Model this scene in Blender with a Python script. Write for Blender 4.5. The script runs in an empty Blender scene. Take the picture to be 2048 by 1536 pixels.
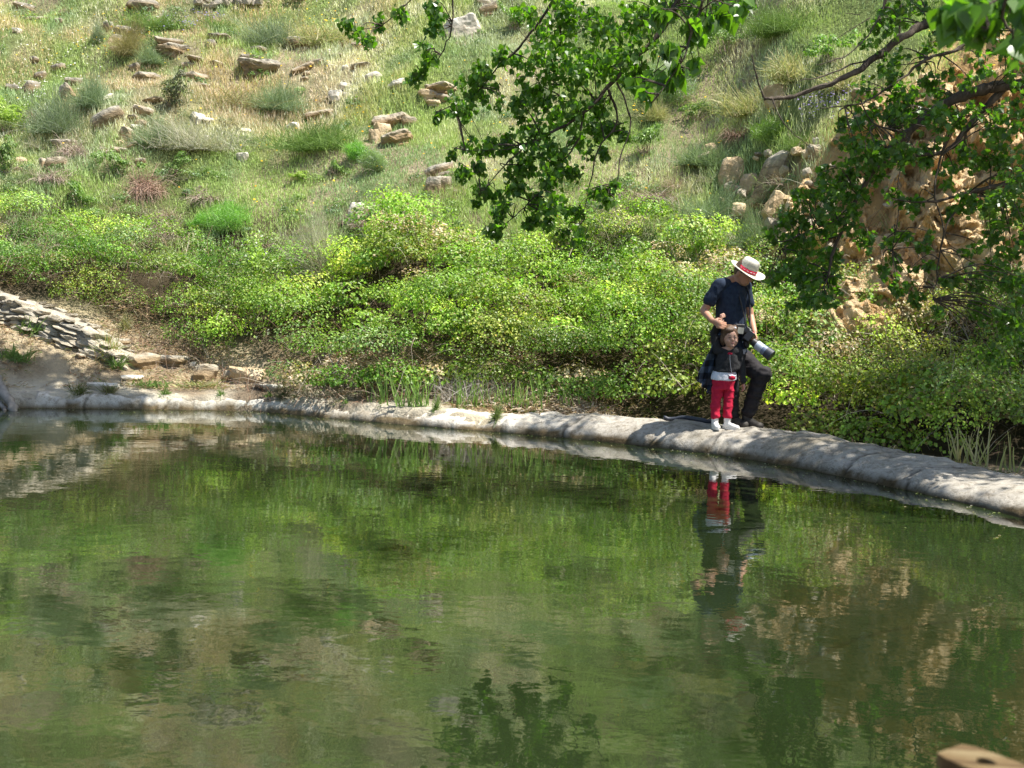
import bpy, math, random
import numpy as np
from mathutils import Matrix, Vector

SC = bpy.context.scene
R = math.radians
rng = np.random.default_rng(11)
random.seed(11)

# ---------------------------------------------------------------- camera
F_PX = 2364.0                        # focal length in pixels of the 2048-wide photograph
CAM_Z = 1.46
cam_d = bpy.data.cameras.new('camera')
cam = bpy.data.objects.new('camera', cam_d)
SC.collection.objects.link(cam)
cam_d.sensor_width = 36.0
cam_d.lens = 36.0 * F_PX / 2048.0
cam_d.clip_start = 0.05
cam_d.clip_end = 600.0
CAM_M = (Matrix.Translation((0, 0, CAM_Z)) @ Matrix.Rotation(R(90 - 4.36), 4, 'X') @ Matrix.Rotation(R(1.5), 4, 'Z'))
cam.matrix_world = CAM_M
cam_d.dof.use_dof = True
cam_d.dof.focus_distance = 12.6
cam_d.dof.aperture_fstop = 6.3
SC.camera = cam

# ---------------------------------------------------------------- sky and sun
SUN = Vector((0.43, -0.10, 0.90)).normalized()       # towards the sun
elev = math.asin(SUN.z)
azim = math.atan2(SUN.x, SUN.y)
world = bpy.data.worlds.new('World')
SC.world = world
world.use_nodes = True
nt = world.node_tree
nt.nodes.clear()
sky = nt.nodes.new('ShaderNodeTexSky')
sky.sky_type = 'NISHITA'
sky.sun_disc = False
sky.sun_elevation = elev
sky.sun_rotation = azim
sky.air_density = 1.0
sky.dust_density = 1.5
bg = nt.nodes.new('ShaderNodeBackground')
bg.inputs['Strength'].default_value = 0.095
wo = nt.nodes.new('ShaderNodeOutputWorld')
nt.links.new(sky.outputs[0], bg.inputs[0])
nt.links.new(bg.outputs[0], wo.inputs[0])
sd = bpy.data.lights.new('sun', 'SUN')
sd.energy = 5.0
sd.angle = R(0.53)
sd.color = (1.0, 0.955, 0.88)
so = bpy.data.objects.new('sun', sd)
so.rotation_euler = SUN.to_track_quat('Z', 'Y').to_euler()
so.location = (6, -4, 14)
SC.collection.objects.link(so)
SC.view_settings.view_transform = 'Standard'
SC.view_settings.look = 'None'
SC.view_settings.gamma = 1.0
SC.view_settings.exposure = 1.0
SC.view_settings.use_curve_mapping = False
SC.cycles.max_bounces = 6
SC.cycles.diffuse_bounces = 3
SC.cycles.glossy_bounces = 3
SC.cycles.transmission_bounces = 4
SC.cycles.transparent_max_bounces = 6
SC.cycles.caustics_reflective = False
SC.cycles.caustics_refractive = False

# ---------------------------------------------------------------- projection helpers
CM = np.array(CAM_M)
def ray(px, py):
    d = CM[:3, :3] @ np.array([(px - 1024) / F_PX, -(py - 768) / F_PX, -1.0])
    return d
def P(px, py, Y):
    """world point seen at photograph pixel (px,py) lying at depth y=Y"""
    d = ray(px, py)
    return np.array([0, 0, CAM_Z]) + d * (Y / d[1])
def on_water(px, py):
    d = ray(px, py)
    return np.array([0, 0, CAM_Z]) - d * (CAM_Z / d[2])

# ---------------------------------------------------------------- noise
def _hash(ix, iy, iz, seed):
    h = (ix * 374761393 + iy * 668265263 + iz * 2147483647 + seed * 974634777) & 0xFFFFFFFF
    h = ((h ^ (h >> 13)) * 1274126177) & 0xFFFFFFFF
    h = ((h ^ (h >> 16)) * 2246822519) & 0xFFFFFFFF
    return ((h ^ (h >> 15)) & 0xFFFFFF) / float(0xFFFFFF)
def vnoise(x, y, z=0.0, seed=0):
    x = np.asarray(x, float); y = np.asarray(y, float); z = np.zeros_like(x) + z
    ix = np.floor(x).astype(np.int64); iy = np.floor(y).astype(np.int64); iz = np.floor(z).astype(np.int64)
    fx = x - ix; fy = y - iy; fz = z - iz
    fx = fx * fx * (3 - 2 * fx); fy = fy * fy * (3 - 2 * fy); fz = fz * fz * (3 - 2 * fz)
    r = 0
    for a in (0, 1):
        wa = fx if a else 1 - fx
        for b in (0, 1):
            wb = fy if b else 1 - fy
            for c in (0, 1):
                wc = fz if c else 1 - fz
                r = r + wa * wb * wc * _hash(ix + a, iy + b, iz + c, seed)
    return r * 2 - 1
def fbm(x, y, z=0.0, oct=4, seed=0, gain=0.5):
    r = 0; a = 1.0; t = 0
    for o in range(oct):
        f = 2.03 ** o
        r = r + a * vnoise(np.asarray(x) * f, np.asarray(y) * f, np.asarray(z) * f + 7.3 * o, seed + o * 17)
        t += a; a *= gain
    return r / t
def sst(x, a, b):
    t = np.clip((np.asarray(x, float) - a) / (b - a), 0, 1)
    return t * t * (3 - 2 * t)

# ---------------------------------------------------------------- mesh helpers
def link(o, parent=None):
    SC.collection.objects.link(o)
    if parent is not None:
        o.parent = parent
    return o
def tag(o, label=None, cat=None, group=None, kind=None):
    if label: o['label'] = label
    if cat: o['category'] = cat
    if group: o['group'] = group
    if kind: o['kind'] = kind
    return o
def mesh_np(name, V, Fs, mat=None, col=None, smooth=False):
    """V (n,3); Fs (m,k) array or list of such arrays; col per vertex (n,3)"""
    me = bpy.data.meshes.new(name)
    V = np.ascontiguousarray(V, dtype=np.float32)
    if isinstance(Fs, np.ndarray): Fs = [Fs]
    Fs = [np.asarray(f, dtype=np.int32) for f in Fs if len(f)]
    me.vertices.add(len(V)); me.vertices.foreach_set('co', V.ravel())
    loops = np.concatenate([f.ravel() for f in Fs])
    tot = np.concatenate([np.full(len(f), f.shape[1], dtype=np.int32) for f in Fs])
    start = np.concatenate([[0], np.cumsum(tot)[:-1]]).astype(np.int32)
    me.loops.add(len(loops)); me.loops.foreach_set('vertex_index', loops)
    me.polygons.add(len(tot)); me.polygons.foreach_set('loop_start', start)
    me.polygons.foreach_set('loop_total', tot)
    me.polygons.foreach_set('use_smooth', np.full(len(tot), bool(smooth)))
    if col is not None:
        at = me.attributes.new('Col', 'FLOAT_COLOR', 'POINT')
        c4 = np.ones((len(V), 4), np.float32); c4[:, :3] = col
        at.data.foreach_set('color', c4.ravel())
    me.update(calc_edges=True)
    if mat: me.materials.append(mat)
    return me
def obj(name, me, parent=None, matrix=None):
    o = bpy.data.objects.new(name, me)
    link(o, parent)
    if matrix is not None: o.matrix_world = matrix
    return o
def empty(name, loc):
    o = bpy.data.objects.new(name, None)
    o.empty_display_size = 0.2
    link(o); o.location = loc
    return o
def rel(V, loc):
    return np.asarray(V) - np.asarray(loc)[None, :]
class Acc:
    """collects pieces into one mesh"""
    def __init__(s): s.V = []; s.F = {}; s.C = []; s.n = 0
    def add(s, V, Fs, col=None):
        if isinstance(Fs, np.ndarray): Fs = [Fs]
        for f in Fs:
            s.F.setdefault(f.shape[1], []).append(f + s.n)
        s.V.append(V); s.n += len(V)
        c = np.ones((len(V), 3)) if col is None else np.broadcast_to(np.asarray(col, float), (len(V), 3))
        s.C.append(c)
    def mesh(s, name, mat, origin=(0, 0, 0), smooth=False):
        V = np.concatenate(s.V) - np.asarray(origin)
        return mesh_np(name, V, [np.concatenate(f) for f in s.F.values()], mat, np.concatenate(s.C), smooth)

def frames(d, roll=None):
    """orthonormal frames (N,3,3) columns = dir, side, normal, from directions and a wished normal"""
    d = d / np.linalg.norm(d, axis=1, keepdims=True)
    n = roll - (roll * d).sum(1, keepdims=True) * d
    n = n / (np.linalg.norm(n, axis=1, keepdims=True) + 1e-9)
    s = np.cross(n, d)
    return np.stack([d, s, n], axis=2)
def rand_dirs(n):
    v = rng.normal(size=(n, 3))
    return v / np.linalg.norm(v, axis=1, keepdims=True)
def instance(tv, tf, pos, M, scale, col):
    """template verts (k,3), faces (m,j); pos (N,3), M (N,3,3), scale (N,) or (N,3), col (N,3)"""
    N = len(pos); k = len(tv)
    sc = np.asarray(scale, float)
    if sc.ndim == 1: sc = sc[:, None]
    L = tv[None, :, :] * np.broadcast_to(sc[:, None, :], (N, 1, 3))
    V = np.einsum('nij,nkj->nki', M, L) + pos[:, None, :]
    Fi = (tf[None] + (np.arange(N) * k)[:, None, None]).reshape(-1, tf.shape[1])
    C = np.repeat(col, k, axis=0)
    return V.reshape(-1, 3), Fi, C

def tube(path, rad, seg=8, cap=True):
    path = np.asarray(path, float); n = len(path)
    rad = np.broadcast_to(np.asarray(rad, float), (n,))
    t = np.gradient(path, axis=0)
    t /= np.linalg.norm(t, axis=1, keepdims=True) + 1e-9
    up = np.array([0, 0, 1.0]) if abs(t[0, 2]) < 0.9 else np.array([1.0, 0, 0])
    V = []; u = np.cross(t[0], up); u /= np.linalg.norm(u)
    for i in range(n):
        u = u - t[i] * (u @ t[i]); u /= np.linalg.norm(u) + 1e-9
        w = np.cross(t[i], u)
        a = np.arange(seg) * 2 * math.pi / seg
        V.append(path[i] + rad[i] * (np.cos(a)[:, None] * u + np.sin(a)[:, None] * w))
    V = np.concatenate(V)
    i = np.arange(n - 1)[:, None] * seg; j = np.arange(seg)[None, :]; j2 = (j + 1) % seg
    Q = np.stack([i + j, i + j2, i + seg + j2, i + seg + j], axis=2).reshape(-1, 4)
    Fs = [Q]
    if cap:
        V = np.concatenate([V, path[:1], path[-1:]])
        b = n * seg
        jj = np.arange(seg); j3 = (jj + 1) % seg
        T = np.concatenate([np.stack([np.full(seg, b), j3, jj], 1), np.stack([np.full(seg, b + 1), (n - 1) * seg + jj, (n - 1) * seg + j3], 1)])
        Fs.append(T)
    return V, Fs
def smooth_path(pts, n):
    """Catmull-Rom through pts, n samples"""
    pts = np.asarray(pts, float)
    p = np.vstack([2 * pts[0] - pts[1], pts, 2 * pts[-1] - pts[-2]])
    m = len(pts) - 1
    s = np.linspace(0, m - 1e-6, n); k = s.astype(int); f = (s - k)[:, None]
    a, b, c, d = p[k], p[k + 1], p[k + 2], p[k + 3]
    return 0.5 * ((2 * b) + (-a + c) * f + (2 * a - 5 * b + 4 * c - d) * f ** 2 + (-a + 3 * b - 3 * c + d) * f ** 3)

# ---------------------------------------------------------------- materials
def new_mat(name):
    m = bpy.data.materials.new(name); m.use_nodes = True
    m.node_tree.nodes.clear()
    return m, m.node_tree
def N(nt, t, **kw):
    n = nt.nodes.new(t)
    for k, v in kw.items():
        if k in n.inputs: n.inputs[k].default_value = v
        else: setattr(n, k, v)
    return n
def lk(nt, a, b): nt.links.new(a, b)
def noise_node(nt, scale, detail=5, rough=0.6, vec=None, dist=0.0):
    n = N(nt, 'ShaderNodeTexNoise'); n.inputs['Scale'].default_value = scale
    n.inputs['Detail'].default_value = detail; n.inputs['Roughness'].default_value = rough
    n.inputs['Distortion'].default_value = dist
    if vec is not None: lk(nt, vec, n.inputs['Vector'])
    return n
def ramp(nt, fac, stops):
    r = N(nt, 'ShaderNodeValToRGB')
    el = r.color_ramp.elements
    while len(el) < len(stops): el.new(0.5)
    for e, (p, c) in zip(el, stops):
        e.position = p; e.color = (*c, 1) if len(c) == 3 else c
    lk(nt, fac, r.inputs['Fac'])
    return r
def mul(nt, a, b, fac=1.0, mode='MULTIPLY'):
    m = N(nt, 'ShaderNodeMix'); m.data_type = 'RGBA'; m.blend_type = mode
    m.inputs[0].default_value = fac
    for s, v in ((6, a), (7, b)):
        if isinstance(v, tuple): m.inputs[s].default_value = (*v, 1) if len(v) == 3 else v
        else: lk(nt, v, m.inputs[s])
    return m.outputs[2]

def mat_leaf(name, trans=0.35, rough=0.5, spec=0.35, tint=(1, 1, 1), tcol=(1.25, 1.5, 0.55)):
    m, nt = new_mat(name)
    a = N(nt, 'ShaderNodeAttribute', attribute_name='Col')
    c = mul(nt, a.outputs['Color'], tint)
    p = N(nt, 'ShaderNodeBsdfPrincipled'); p.inputs['Roughness'].default_value = rough
    p.inputs['Specular IOR Level'].default_value = spec
    lk(nt, c, p.inputs['Base Color'])
    t = N(nt, 'ShaderNodeBsdfTranslucent')
    lk(nt, mul(nt, c, tcol), t.inputs['Color'])
    x = N(nt, 'ShaderNodeMixShader'); x.inputs[0].default_value = trans
    lk(nt, p.outputs[0], x.inputs[1]); lk(nt, t.outputs[0], x.inputs[2])
    o = N(nt, 'ShaderNodeOutputMaterial'); lk(nt, x.outputs[0], o.inputs[0])
    return m
def mat_rough(name, stops, scale=6, detail=8, rough=0.9, bump=0.4, bscale=40, attr=False, spec=0.2, bdist=0.02, dist=0.0, stretch=None, noise_rough=0.65):
    m, nt = new_mat(name)
    tc = N(nt, 'ShaderNodeTexCoord'); vec = tc.outputs['Object']
    if stretch:
        mp = N(nt, 'ShaderNodeMapping'); mp.inputs['Scale'].default_value = stretch
        lk(nt, vec, mp.inputs['Vector']); vec = mp.outputs[0]
    n1 = noise_node(nt, scale, detail, noise_rough, vec, dist)
    c = ramp(nt, n1.outputs['Fac'], stops).outputs[0]
    if attr:
        a = N(nt, 'ShaderNodeAttribute', attribute_name='Col')
        c = mul(nt, c, a.outputs['Color'])
    p = N(nt, 'ShaderNodeBsdfPrincipled'); p.inputs['Roughness'].default_value = rough
    p.inputs['Specular IOR Level'].default_value = spec
    lk(nt, c, p.inputs['Base Color'])
    n2 = noise_node(nt, bscale, 6, 0.65, vec)
    b = N(nt, 'ShaderNodeBump'); b.inputs['Strength'].default_value = bump; b.inputs['Distance'].default_value = bdist
    lk(nt, n2.outputs['Fac'], b.inputs['Height']); lk(nt, b.outputs[0], p.inputs['Normal'])
    o = N(nt, 'ShaderNodeOutputMaterial'); lk(nt, p.outputs[0], o.inputs[0])
    return m

M = {}
M['ground'] = mat_rough('ground', [(0.25, (.55, .5, .42)), (0.5, (.95, .95, .9)), (0.75, (1.4, 1.35, 1.2))], scale=3.0, bscale=22, bump=0.9, bdist=0.05, attr=True)
M['cliff'] = mat_rough('cliff_earth', [(0.3, (.40, .26, .12)), (0.5, (.62, .47, .28)), (0.7, (.72, .62, .44))], scale=3.2, bscale=14, bump=1.0, bdist=0.08, attr=True)
M['rock_grey'] = mat_rough('rock_grey', [(0.3, (.16, .14, .11)), (0.5, (.36, .33, .27)), (0.62, (.46, .42, .33)), (0.8, (.58, .55, .48))], scale=6, bscale=25, bump=0.8, attr=True, bdist=0.03, stretch=(1, 1, 2.5))
M['rock_tan'] = mat_rough('rock_tan', [(0.3, (.24, .19, .13)), (0.5, (.42, .37, .28)), (0.8, (.56, .51, .42))], scale=5, bscale=22, bump=0.8, attr=True, bdist=0.03, stretch=(1, 1, 2.2))
M['rock_white'] = mat_rough('rock_white', [(0.3, (.42, .37, .29)), (0.5, (.64, .60, .51)), (0.8, (.76, .73, .66))], scale=5, bscale=22, bump=0.5, attr=True, bdist=0.02)
M['rock_orange'] = mat_rough('rock_orange', [(0.3, (.36, .25, .13)), (0.5, (.52, .41, .26)), (0.8, (.64, .56, .42))], scale=4, bscale=22, bump=0.8, attr=True, bdist=0.03)
M['leaf'] = mat_leaf('bramble_leaf', 0.36, 0.45, 0.5, tcol=(1.3, 1.55, .45))
M['tree_leaf'] = mat_leaf('tree_leaf', 0.50, 0.33, 0.5, tcol=(1.7, 2.1, 0.35))
M['grass'] = mat_leaf('grass_blade', 0.30, 0.6, 0.25, tcol=(1.1, 1.15, 0.7))
M['twig'] = mat_leaf('dry_twig', 0.0, 0.9, 0.1)
M['petal'] = mat_leaf('petal', 0.3, 0.6, 0.2, tcol=(1, 1, 1))
M['bark'] = mat_rough('bark', [(0.3, (.035, .028, .02)), (0.55, (.10, .08, .06)), (0.8, (.19, .16, .13))], scale=10, bscale=60, bump=0.9, bdist=0.02, stretch=(1, 1, 0.3))
M['bark_grey'] = mat_rough('bark_grey', [(0.3, (.16, .14, .12)), (0.6, (.34, .31, .27))], scale=8, bscale=50, bump=0.6, stretch=(1, 1, 0.3))
# ================================================================= TERRAIN
# waterline of the pool (photograph pixels on the water plane), then on round to the near side
wl_px = [(-330, 826), (-150, 820), (30, 817), (120, 817), (300, 819), (430, 821), (510, 823), (570, 827), (700, 840), (850, 853), (1000, 865), (1100, 873), (1200, 883),
         (1300, 894), (1400, 906), (1500, 919), (1600, 937), (1700, 956), (1800, 977), (1900, 1000), (2000, 1025), (2048, 1038)]
wl = [on_water(*p)[:2] for p in wl_px]
wl += [(4.02, 7.0), (4.35, 5.6), (4.4, 4.1), (4.1, 2.7), (3.3, 1.5), (2.0, 0.9), (0.2, 0.75), (-2.5, 0.7), (-6, 1.0), (-9.5, 3.0), (-11.3, 6.5), (-11.3, 10), (-10, 12.3)]
wl = np.array([np.asarray(p, float) for p in wl])
NVIS = 22
pool = smooth_path(np.vstack([wl, wl[:1]]), 220)[:-1]
def seg_dist(x, y, poly, closed=True):
    x = np.asarray(x, float).ravel(); y = np.asarray(y, float).ravel()
    a = poly; b = np.roll(poly, -1, axis=0)
    if not closed: a, b = a[:-1], b[:-1]
    best = np.full(len(x), 1e9)
    inside = np.zeros(len(x), bool)
    for (ax, ay), (bx, by) in zip(a, b):
        dx, dy = bx - ax, by - ay
        t = np.clip(((x - ax) * dx + (y - ay) * dy) / (dx * dx + dy * dy + 1e-12), 0, 1)
        d = np.hypot(x - ax - t * dx, y - ay - t * dy)
        best = np.minimum(best, d)
        if closed:
            c = ((ay > y) != (by > y)) & (x < (bx - ax) * (y - ay) / (by - ay + 1e-12) + ax)
            inside ^= c
    return np.where(inside, -best, best) if closed else best
def yb(x):
    return np.interp(x, [-40, -14, -8, -5.5, -3.5, -1.5, 0, 1.5, 2.5, 4, 5.5, 7, 9, 14, 20, 40], [15, 15, 15.4, 15.35, 14.95, 14.3, 13.75, 13.15, 12.75, 12.0, 10.9, 9.9, 8.4, 5.0, 2, -5])
def ground(x, y):
    x = np.asarray(x, float); y = np.asarray(y, float); sh = x.shape
    xf, yf = x.ravel(), y.ravel()
    u = seg_dist(xf, yf, pool)
    t = yf - yb(xf)
    # bank
    z = 0.05 + 0.0 * xf
    leftb = sst(xf, 1.2, -1.2) * sst(yf, 6, 10)
    z += leftb * (0.12 + 0.28 * sst(u, 0.15, 1.8))
    z += sst(xf, -3.9, -6.4) * sst(yf, 9, 12) * 0.45 * sst(u, 0.25, 1.5)
    # hillside
    k = 0.35
    tt = k * np.log1p(np.exp(np.clip(t / k, -30, 30)))
    tt2 = np.where(tt < 45, tt, 45 + (tt - 45) * 0.25)
    hill = 0.74 * tt2 + 0.05 * sst(tt, 2, 7) * tt2 + 0.55 * np.maximum(tt2 - 9, 0)
    und = fbm(xf * 0.35, yf * 0.35, oct=3, seed=3) * 0.5 + fbm(xf * 1.1, yf * 1.1, oct=3, seed=9) * 0.16
    hill += und * sst(t, 0.3, 3.0)
    hill += 0.09 * np.sin((hill * 4.2) + fbm(xf * .3, yf * .3, seed=21) * 4) * sst(t, 2.5, 5)
    # higher right part behind the cliff
    hill += 1.35 * sst(xf, 2.9, 4.2) * sst(yf, 14.2, 14.95) * sst(yf, 30, 20) 
    z += hill
    z += fbm(xf * 2.2, yf * 2.2, oct=3, seed=5) * 0.035
    # pool basin
    ins = sst(-u, -0.10, 0.25)
    z = z * (1 - ins) + (-0.9) * ins
    return z.reshape(sh)
def gz(x, y): return float(ground(np.array([x]), np.array([y]))[0])
_S = np.concatenate([np.arange(4, 14, .1), np.arange(14, 30, .05), np.arange(30, 90, .3)])
def hits(pix):
    """ray-march many photograph pixels onto the ground; returns (n,3)"""
    D = np.array([ray(*p) for p in pix]); D = D / D[:, 1:2]
    X = D[:, 0:1] * _S[None]; Y = np.broadcast_to(_S[None], X.shape); Z = CAM_Z + D[:, 2:3] * _S[None]
    G = ground(X, Y)
    below = Z < G
    idx = np.where(below.any(1), below.argmax(1), len(_S) - 1)
    i0 = np.maximum(idx - 1, 0); r = np.arange(len(pix))
    a = (Z - G)[r, i0]; b = (Z - G)[r, idx]
    f = np.where(np.abs(a - b) > 1e-9, a / (a - b + 1e-12), 0).clip(0, 1)
    s = _S[i0] + f * (_S[idx] - _S[i0])
    Pn = np.stack([D[:, 0] * s, s, CAM_Z + D[:, 2] * s], 1)
    Pn[:, 2] = ground(Pn[:, 0], Pn[:, 1])
    return Pn
def hit(px, py): return hits([(px, py)])[0]
def to_px(Pw):
    """world -> photograph pixel"""
    Pw = np.atleast_2d(Pw)
    Q = (Pw - np.array([0, 0, CAM_Z])) @ CM[:3, :3]
    return np.stack([1024 + F_PX * Q[:, 0] / -Q[:, 2], 768 - F_PX * Q[:, 1] / -Q[:, 2]], 1)

def grid_axis(lo, hi, dlo, dhi, step, grow=1.18):
    a = list(np.arange(dlo, dhi, step))
    s = step; v = dhi
    while v < hi: a.append(v); s *= grow; v += s
    a.append(hi)
    s = step; v = dlo - step; pre = []
    while v > lo: pre.append(v); s *= grow; v -= s
    pre.append(lo)
    return np.array(pre[::-1] + a)
gx = grid_axis(-90, 90, -10, 10, 0.09); gy = grid_axis(-70, 110, 6.5, 26, 0.09)
GX, GY = np.meshgrid(gx, gy)
GZ = ground(GX, GY)
def ground_colour(x, y, z):
    sh = x.shape; x = x.ravel(); y = y.ravel()
    t = y - yb(x)
    n = fbm(x * 0.6, y * 0.6, oct=4, seed=31)[:, None]; n2 = fbm(x * 1.7, y * 1.7, oct=3, seed=41)[:, None]
    soil = np.array([.17, .125, .085]); straw = np.array([.40, .33, .23]); green = np.array([.13, .17, .055]); white = np.array([.50, .46, .38])
    hillc = straw * 0.75 + (green - straw * .75) * sst(n + 0.2 * n2, -0.25, 0.25)
    bank = soil + (straw - soil) * sst(n2, -.3, .3)
    f = sst(t, 0.0, 0.8)[:, None]
    c = bank * (1 - f) + hillc * f
    # under the brambles: brown litter, darkened so gaps in the leaves look shaded
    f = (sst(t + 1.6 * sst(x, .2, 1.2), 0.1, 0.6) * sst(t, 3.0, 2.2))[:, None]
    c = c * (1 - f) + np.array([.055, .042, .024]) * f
    f = (sst(x, 3.0, 3.6) * sst(y, 12.9, 13.8) * sst(-y, -15.5, -15.1) * sst(n, -.5, .2)[:, 0])[:, None]
    c = c * (1 - f) + np.array([.52, .36, .18]) * f
    u = seg_dist(x, y, pool)
    f = (sst(u, 0.75, 0.35) * sst(x, 0.6, -1.5) * sst(-y, -8, -10) )[:, None] * sst(n2, -.6, .2)
    c = c * (1 - f) + white * f
    f = (u < -0.05)[:, None]
    c = np.where(f, np.array([.06, .07, .04]), c)
    return c
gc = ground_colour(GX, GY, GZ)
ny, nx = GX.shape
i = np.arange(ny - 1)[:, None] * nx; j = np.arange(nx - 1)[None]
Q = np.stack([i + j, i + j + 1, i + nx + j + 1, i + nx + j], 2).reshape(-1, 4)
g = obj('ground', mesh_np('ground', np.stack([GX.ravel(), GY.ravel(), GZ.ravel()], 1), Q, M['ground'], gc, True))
tag(g, kind='structure')

# ================================================================= WATER
m, nt_ = new_mat('pond_water')
tc = N(nt_, 'ShaderNodeTexCoord')
mp = N(nt_, 'ShaderNodeMapping'); mp.inputs['Scale'].default_value = (1.0, 1.25, 1.0); mp.inputs['Rotation'].default_value = (0, 0, 0.15)
lk(nt_, tc.outputs['Object'], mp.inputs[0])
w1 = noise_node(nt_, 4.6, 3, 0.5, mp.outputs[0], 0.3)
w2 = noise_node(nt_, 26.0, 2, 0.5, mp.outputs[0])
w3 = noise_node(nt_, 1.1, 2, 0.5, mp.outputs[0])
ad = N(nt_, 'ShaderNodeMath', operation='MULTIPLY_ADD'); lk(nt_, w2.outputs[0], ad.inputs[0]); ad.inputs[1].default_value = 0.07; lk(nt_, w1.outputs[0], ad.inputs[2])
ad2 = N(nt_, 'ShaderNodeMath', operation='MULTIPLY_ADD'); lk(nt_, w3.outputs[0], ad2.inputs[0]); ad2.inputs[1].default_value = 1.6; lk(nt_, ad.outputs[0], ad2.inputs[2])
bp = N(nt_, 'ShaderNodeBump'); bp.inputs['Strength'].default_value = 1.0; bp.inputs['Distance'].default_value = 0.0014
lk(nt_, ad2.outputs[0], bp.inputs['Height'])
pr = N(nt_, 'ShaderNodeBsdfPrincipled')
murk = noise_node(nt_, 0.5, 3, 0.5, tc.outputs['Object'])
mc = ramp(nt_, murk.outputs[0], [(0.3, (.010, .017, .005)), (0.7, (.017, .027, .009))])
lk(nt_, mc.outputs[0], pr.inputs['Base Color'])
pr.inputs['Roughness'].default_value = 0.0; pr.inputs['IOR'].default_value = 1.9
lk(nt_, bp.outputs[0], pr.inputs['Normal'])
oo = N(nt_, 'ShaderNodeOutputMaterial'); lk(nt_, pr.outputs[0], oo.inputs[0])
M['water'] = m
# grow the sheet a little so that its rim is hidden inside the kerb wall
cen = pool.mean(0)
tang = np.roll(pool, -1, 0) - np.roll(pool, 1, 0)
nrm = np.stack([tang[:, 1], -tang[:, 0]], 1); nrm /= np.linalg.norm(nrm, axis=1, keepdims=True)
if ((nrm * (pool - cen)).sum(1)).mean() < 0: nrm = -nrm
rim = pool + nrm * 0.12
V = np.vstack([np.c_[rim, np.zeros(len(rim))], [[cen[0], cen[1], 0]]])
k = np.arange(len(rim))
T = np.stack([np.full(len(rim), len(rim)), k, (k + 1) % len(rim)], 1)
w = obj('water', mesh_np('water', V, T, M['water']))
tag(w, kind='structure')

# ================================================================= POOL WALL (rounded concrete kerb)
m, nt_ = new_mat('kerb_concrete')
tc = N(nt_, 'ShaderNodeTexCoord')
n1 = noise_node(nt_, 2.2, 8, 0.7, tc.outputs['Object'], 0.4)
c1 = ramp(nt_, n1.outputs[0], [(0.3, (.33, .29, .23)), (0.5, (.52, .48, .41)), (0.72, (.64, .60, .53))]).outputs[0]
n3 = noise_node(nt_, 15, 8, 0.75, tc.outputs['Object'])
c2 = ramp(nt_, n3.outputs[0], [(0.38, (.55, .52, .47)), (0.5, (1, 1, 1))]).outputs[0]
c1 = mul(nt_, c1, c2, 0.85)
n4 = noise_node(nt_, 3.0, 6, 0.75, tc.outputs['Object'], 1.2)
c3 = ramp(nt_, n4.outputs[0], [(0.485, (1, 1, 1)), (0.5, (.30, .27, .22)), (0.515, (1, 1, 1))]).outputs[0]
c1 = mul(nt_, c1, c3, 0.55)
at = N(nt_, 'ShaderNodeAttribute', attribute_name='Col')
c1 = mul(nt_, c1, at.outputs['Color'])
pr = N(nt_, 'ShaderNodeBsdfPrincipled'); pr.inputs['Roughness'].default_value = 0.88; pr.inputs['Specular IOR Level'].default_value = 0.2
lk(nt_, c1, pr.inputs['Base Color'])
nb = noise_node(nt_, 30, 7, 0.7, tc.outputs['Object']); bb = N(nt_, 'ShaderNodeBump'); bb.inputs['Strength'].default_value = 0.6; bb.inputs['Distance'].default_value = 0.02
lk(nt_, nb.outputs[0], bb.inputs['Height']); lk(nt_, bb.outputs[0], pr.inputs['Normal'])
oo = N(nt_, 'ShaderNodeOutputMaterial'); lk(nt_, pr.outputs[0], oo.inputs[0])
M['concrete'] = m
WP = smooth_path(np.vstack([wl, wl[:1]]), 2400)[:-1]
wt = np.roll(WP, -1, 0) - np.roll(WP, 1, 0)
wn = np.stack([wt[:, 1], -wt[:, 0]], 1); wn /= np.linalg.norm(wn, axis=1, keepdims=True)
if ((wn * (WP - cen)).sum(1)).mean() < 0: wn = -wn
for _ in range(16): wn = (np.roll(wn, 1, 0) + wn + np.roll(wn, -1, 0)); wn /= np.linalg.norm(wn, axis=1, keepdims=True)
# profile: across (0 = water edge) -> height, blending from an upright face (left) to a rounded roll (right)
pa = np.array([0.03, 0.0, -0.005, 0.01, 0.035, 0.08, 0.15, 0.24, 0.34, 0.45, 0.56, 0.64, 0.70, 0.73, 0.74])
ph_round = np.array([-0.35, -0.08, 0.0, 0.045, 0.075, 0.105, 0.135, 0.158, 0.170, 0.168, 0.150, 0.115, 0.06, 0.0, -0.3])
ph_up = np.array([-0.35, -0.08, 0.0, 0.06, 0.12, 0.15, 0.162, 0.168, 0.172, 0.175, 0.18, 0.175, 0.14, 0.06, -0.3])
vis = (WP[:, 1] > 6)
blend = sst(WP[:, 0], -4.6, -0.8)[:, None] * 0.85 + 0.15
blend = np.where(vis[:, None], blend, 0.6)
widx = 1.0 + 0.36 * sst(WP[:, 0], -0.4, 1.6)[:, None]
hup_ = 1.0 + (0.34 * sst(WP[:, 0], -0.4, 1.4) - .46 * sst(WP[:, 0], 2.3, 3.4))[:, None]
H_ = ph_up[None] * (1 - blend) + ph_round[None] * blend
H_ = np.where(H_ > 0, H_ * hup_, H_)
KA = pa[None] * widx
wx = WP[:, 0:1] + wn[:, 0:1] * KA; wy = WP[:, 1:2] + wn[:, 1:2] * KA
dz = fbm(wx * 2.5, wy * 2.5, oct=4, seed=55) * 0.045 + fbm(wx * 9, wy * 9, oct=3, seed=57) * 0.024
edge = fbm(wx * 6, wy * 6, oct=3, seed=58) * 0.03
wz = H_ + dz * (H_ > 0.03)
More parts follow.
